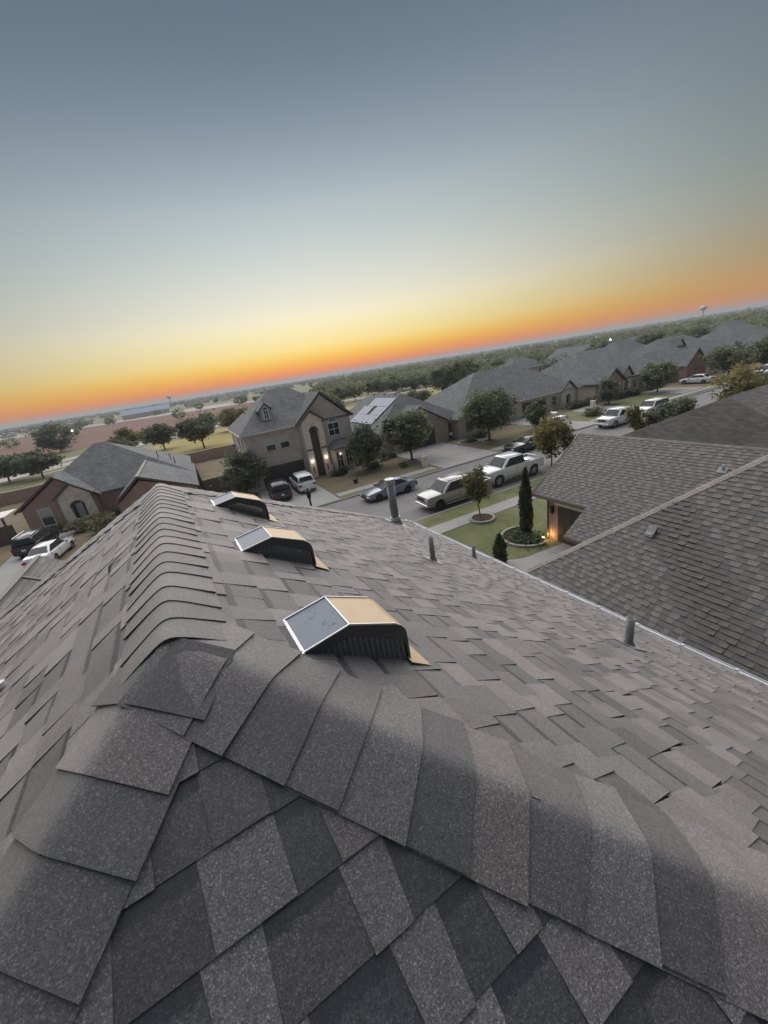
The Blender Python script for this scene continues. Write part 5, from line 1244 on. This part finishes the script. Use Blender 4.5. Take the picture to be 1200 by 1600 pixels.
MB().box(20.75, 21.2, 34.3, 34.75, .1, 1.15).build('pillar', 'stone', bm_); MB().box(20.7, 21.25, 34.25, 34.8, 1.15, 1.25).build('cap', 'trim', bm_)
bm_ = thing('mailbox_pillar', 'cream stone mailbox pillar before the stone arch house', 'mailbox', (53.0, 38.6, .12))
MB().box(52.75, 53.25, 38.4, 38.9, .1, 1.35).build('pillar', 'stone', bm_); MB().box(52.7, 53.3, 38.35, 38.95, 1.35, 1.45).build('cap', 'trim', bm_)
pl_ = thing('garden_ornament', 'small dark planter on the dry lawn near the far kerb', 'planter', (13.3, 35.6, .12))
MB().lathe([(.16, 0), (.26, .28), (.3, .42), (.22, .42)], 13.3, 35.6, 12, .12).build('pot', 'cblack', pl_)

# ------------------------------------------------------------------ distance: trees, houses, tower, woodland
far_trees = [  # px-free plan positions, height, radius, leaf, label
 ((1.8, 93), 6.6, (4.1, 4.0, 2.3), 'leaf_dark', 'dark spreading tree standing alone in the dry field behind the houses'),
 ((-6.5, 108), 5.6, (3.2, 3.0, 2.0), 'leaf_dark', 'dark tree by the boulevard left of the lone field tree'),
 ((-15, 101), 4.6, (3.2, 3.0, 1.9), 'leaf_dark', 'low dark tree just behind the left brick house ridge'),
 ((-14, 116), 5.5, (3.0, 3.0, 2.0), 'leaf_yel', 'yellow green tree beside the boulevard behind the left house'),
 ((12, 122), 6.0, (5, 4, 2.4), 'leaf_yel', 'wide yellow green thicket behind the two storey house'),
 ((-41, 170), 9.0, (5.2, 5.0, 4.0), 'leaf_dark', 'tall dark round tree in front of the red dirt field'),
 ((-36, 106), 5.2, (4.4, 3.4, 1.9), 'leaf_dark', 'dark green tree over the pale road on the left'),
 ((-29, 101), 5.0, (3.4, 3.0, 1.8), 'leaf_dark', 'dark leaning tree beside the brick house roof on the left'),
 ((30, 92), 6.4, (3.4, 3.2, 2.6), 'leaf_oak', 'green tree right behind the two storey house gable'),
 ((72, 92), 8.4, (4.0, 3.8, 3.4), 'leaf_oak', 'large green tree left of the wide grey roof'),
 ((68, 97), 8.0, (3.6, 3.4, 3.2), 'leaf_oak', 'tall green tree beside the large one behind the roofs'),
 ((52, 86), 3.6, (3.0, 2.6, 1.6), 'leaf_oak', 'low rounded green bush behind the solar panel house'),
 ((118, 84), 7.0, (4, 4, 3), 'leaf_dark', 'dark tree rising behind the far gabled roofs'),
 ((128, 76), 7.5, (5, 4, 3), 'leaf_dark', 'dark blue green tree behind the end of the street'),
 ((140, 70), 7.0, (4.5, 4, 3), 'leaf_dark', 'dark tree at the upper right beyond the street'),
]
for i, (l_, ht, rad, lf, lab) in enumerate(far_trees):
    tree('field_tree', lab, l_, ht, rad, lf, 5200, .36, .17, .35, 100+i, 34, spread=.34)
row = []
for i in range(22):      # belt of trees along the far side of the park
    x = 28 + i*4.6 + random.uniform(-1.2, 1.2); y = 148 + math.sin(i*.5)*3 - max(0, i-12)*1.6 + random.uniform(-2, 2)
    tree('field_tree', 'green tree in the belt along the far side of the park field', (x, y), random.uniform(4.2, 6.6), (random.uniform(2.2, 3.4), 2.8, random.uniform(1.8, 2.5)), random.choice(['leaf_oak', 'leaf_far', 'leaf_far']), 1300, .5, .14, .35, 200+i, 20, group='belt of trees across the park field')
def cottage(label, x, y, w, d, he, hr, wm, rm, axis='x', group=None, rz=0):
    t = thing('distant_house', label, 'house', (x, y, 0), group)
    wall(t, x-w/2, x+w/2, y-d/2, y+d/2, 0, he, wm)
    if axis == 'x':
        mb = MB(); roof_hip(mb, x-w/2-.4, x+w/2+.4, y-d/2-.4, y+d/2+.4, he, hr, x-w/2+d*.45, x+w/2-d*.45, y, 'x'); mb.build('roof', rm, t)
    else:
        gable_roof(t, x-w/2-.4, x+w/2+.4, y-d/2-.4, y+d/2+.4, he, hr, rm); gable_wall(t, x-w/2, x+w/2, y-d/2+.02, y+d/2-.02, he, hr-.3, wm)
    F = facing_south(y-d/2); window(t, F, x-w*.25, 1.0, 1.2, 1.3, sill=None); window(t, F, x+w*.25, 1.0, 1.2, 1.3, sill=None)
    return t
cottage('grey roofed house with a pale gable across the park road', 108, 108, 16, 12, 2.8, 6.6, 'pale_wall', 'roofC')
cottage('house with a white pointed dormer behind the far roofs', 126, 100, 17, 13, 2.8, 7.2, 'white', 'roofC', 'y')
cottage('brown brick house beyond the park road behind the utility pole', 140, 108, 18, 13, 2.8, 6.8, 'brick_tan', 'roofB')
cottage('long grey roofed house behind the stone arch house', 150, 92, 20, 14, 2.8, 7.4, 'brick_grey', 'roofC')
cottage('grey roofed house behind the twin gabled house', 112, 74, 18, 14, 2.8, 7.6, 'brick_tan', 'roofC')
cottage('grey roofed house at the right edge among the trees', 150, 66, 20, 14, 2.8, 7.8, 'brick_grey', 'roofC')
lp = thing('street_lamp', 'bright lit lamp above the grey roofs up the street', 'street lamp', (128, 88, 0))
MB().cyl((128, 88, 0), (128, 88, 7.6), .14, .1, 8).build('post', 'black_metal', lp); MB().lathe([(.1, 0), (.2, .12), (.22, .3), (.1, .42)], 128, 88, 10, 7.5).build('lamp_head', 'glow_white', lp)
br_ = thing('long_building', 'long low blue roofed building on the left horizon', 'building', (-34, 480, 0))
wall(br_, -55, -12, 470, 490, 0, 4.2, 'pale_wall'); gable_roof(br_, -56, -11, 469, 491, 4.2, 8.6, 'blueroof', axis='x')
rs2 = random.Random(21)
for i in range(70):
    d = rs2.uniform(560, 1500); a = R(rs2.uniform(-22, 14)) ; x, y = d*math.sin(a), d*math.cos(a)
    if -75 < x < 10 and 420 < y < 540: y += 130
    t = thing('distant_house', 'tiny pale house of the distant estate on the left horizon', 'house', (x, y, 0), 'tiny houses of the distant estate')
    w, dd, he = rs2.uniform(10, 16), rs2.uniform(8, 12), rs2.choice([2.8, 2.8, 5.4])
    wall(t, x-w/2, x+w/2, y-dd/2, y+dd/2, 0, he, rs2.choice(['pale_wall', 'white', 'brick_tan', 'brick_red'])); gable_roof(t, x-w/2-.4, x+w/2+.4, y-dd/2-.4, y+dd/2+.4, he, he+2.4, rs2.choice(['roofB', 'roofC', 'roofA']), axis=rs2.choice(['x', 'y']))
def tower(x, y, hgt, r, label, mat='white'):
    t = thing('water_tower', label, 'water tower', (x, y, 0)); MB().lathe([(r*.35, 0), (r*.22, hgt*.15), (r*.20, hgt*.72)], x, y, 16).build('stem', mat, t)
    MB().lathe([(r*.2, hgt*.68), (r*.75, hgt*.76), (r, hgt*.86), (r*.86, hgt*.95), (r*.3, hgt)], x, y, 20).build('tank', mat, t)
tower(860, 420, 25.5, 5.6, 'pale water tower on the right horizon', 'steel')
tower(-20, 1080, 24.5, 6, 'small water tower on the left horizon', 'steel')
# woodland to the horizon
def woodland():
    rs = np.random.default_rng(77); Vs = []; Qs = []; Ss = []; nv = 0
    N_ = 4600
    d = 150*np.exp(rs.uniform(0, 1, N_)*math.log(5200/150)); a = np.radians(rs.uniform(-42, 96, N_))
    x, y = d*np.sin(a), d*np.cos(a)
    dens = np.ones(N_)
    deg = np.degrees(a)
    dens[(deg < 18) & (d < 900)] = .07                                            # building site and estate
    dens[(deg < 18) & (d < 240)] = 0
    dens[(deg >= 18) & (deg < 36) & (d < 170)] = 0
    dens[(y < 62) & (d < 260)] *= .6
    dens[(y < 70) & (x < 160)] = 0
    keep_ = rs.uniform(size=N_) < dens
    for xi, yi, di in zip(x[keep_], y[keep_], d[keep_]):
        hgt = rs.uniform(3.6, 7.0) + (rs.uniform(0, 2.4) if di > 1500 else 0); r = rs.uniform(2.6, 5.0)*(1 + (.9 if di > 900 else 0) + (1.2 if di > 2200 else 0))
        n = int(np.clip(52000/di, 26, 220)); size = np.clip(di/330, .55, 5.0)
        c = rs.normal(size=(n, 3)); c /= np.linalg.norm(c, axis=1)[:, None]; c *= rs.uniform(.55, 1, n)[:, None]
        P_ = np.array([xi, yi, hgt*.55]) + c*np.array([r, r, hgt*.46])
        V_, Q = leaf_quads(P_, size, rs, flat=.5, aspect=1.3)
        Vs.append(V_); Qs.append(Q+nv); nv += len(V_); Ss.append(np.clip(rs.uniform(.1, .8)+rs.normal(size=n)*.15 + c[:, 2]*.1, 0, 1))
    o = link('woodland', fast_mesh('woodland', np.concatenate(Vs), np.concatenate(Qs), np.concatenate(Ss), 'leaf_far'), kind='stuff'); tag(o, 'green woodland stretching to the horizon', 'woodland')
woodland()

# ------------------------------------------------------------------ air
hz = MB().box(-9100, 9100, -9100, 9100, -1.2, 28).build('haze', 'deck'); hz['kind'] = 'stuff'; tag(hz, 'thin dusk haze over the whole town', 'haze')
hm = bpy.data.materials.new('haze'); hm.use_nodes = True; nt = hm.node_tree; nt.nodes.clear()
pv = nt.nodes.new('ShaderNodeVolumePrincipled'); pv.inputs['Color'].default_value = (.50, .54, .58, 1); pv.inputs['Density'].default_value = .00045; pv.inputs['Anisotropy'].default_value = .2
ou = nt.nodes.new('ShaderNodeOutputMaterial'); nt.links.new(pv.outputs[0], ou.inputs['Volume'])
hz.data.materials.clear(); hz.data.materials.append(hm)
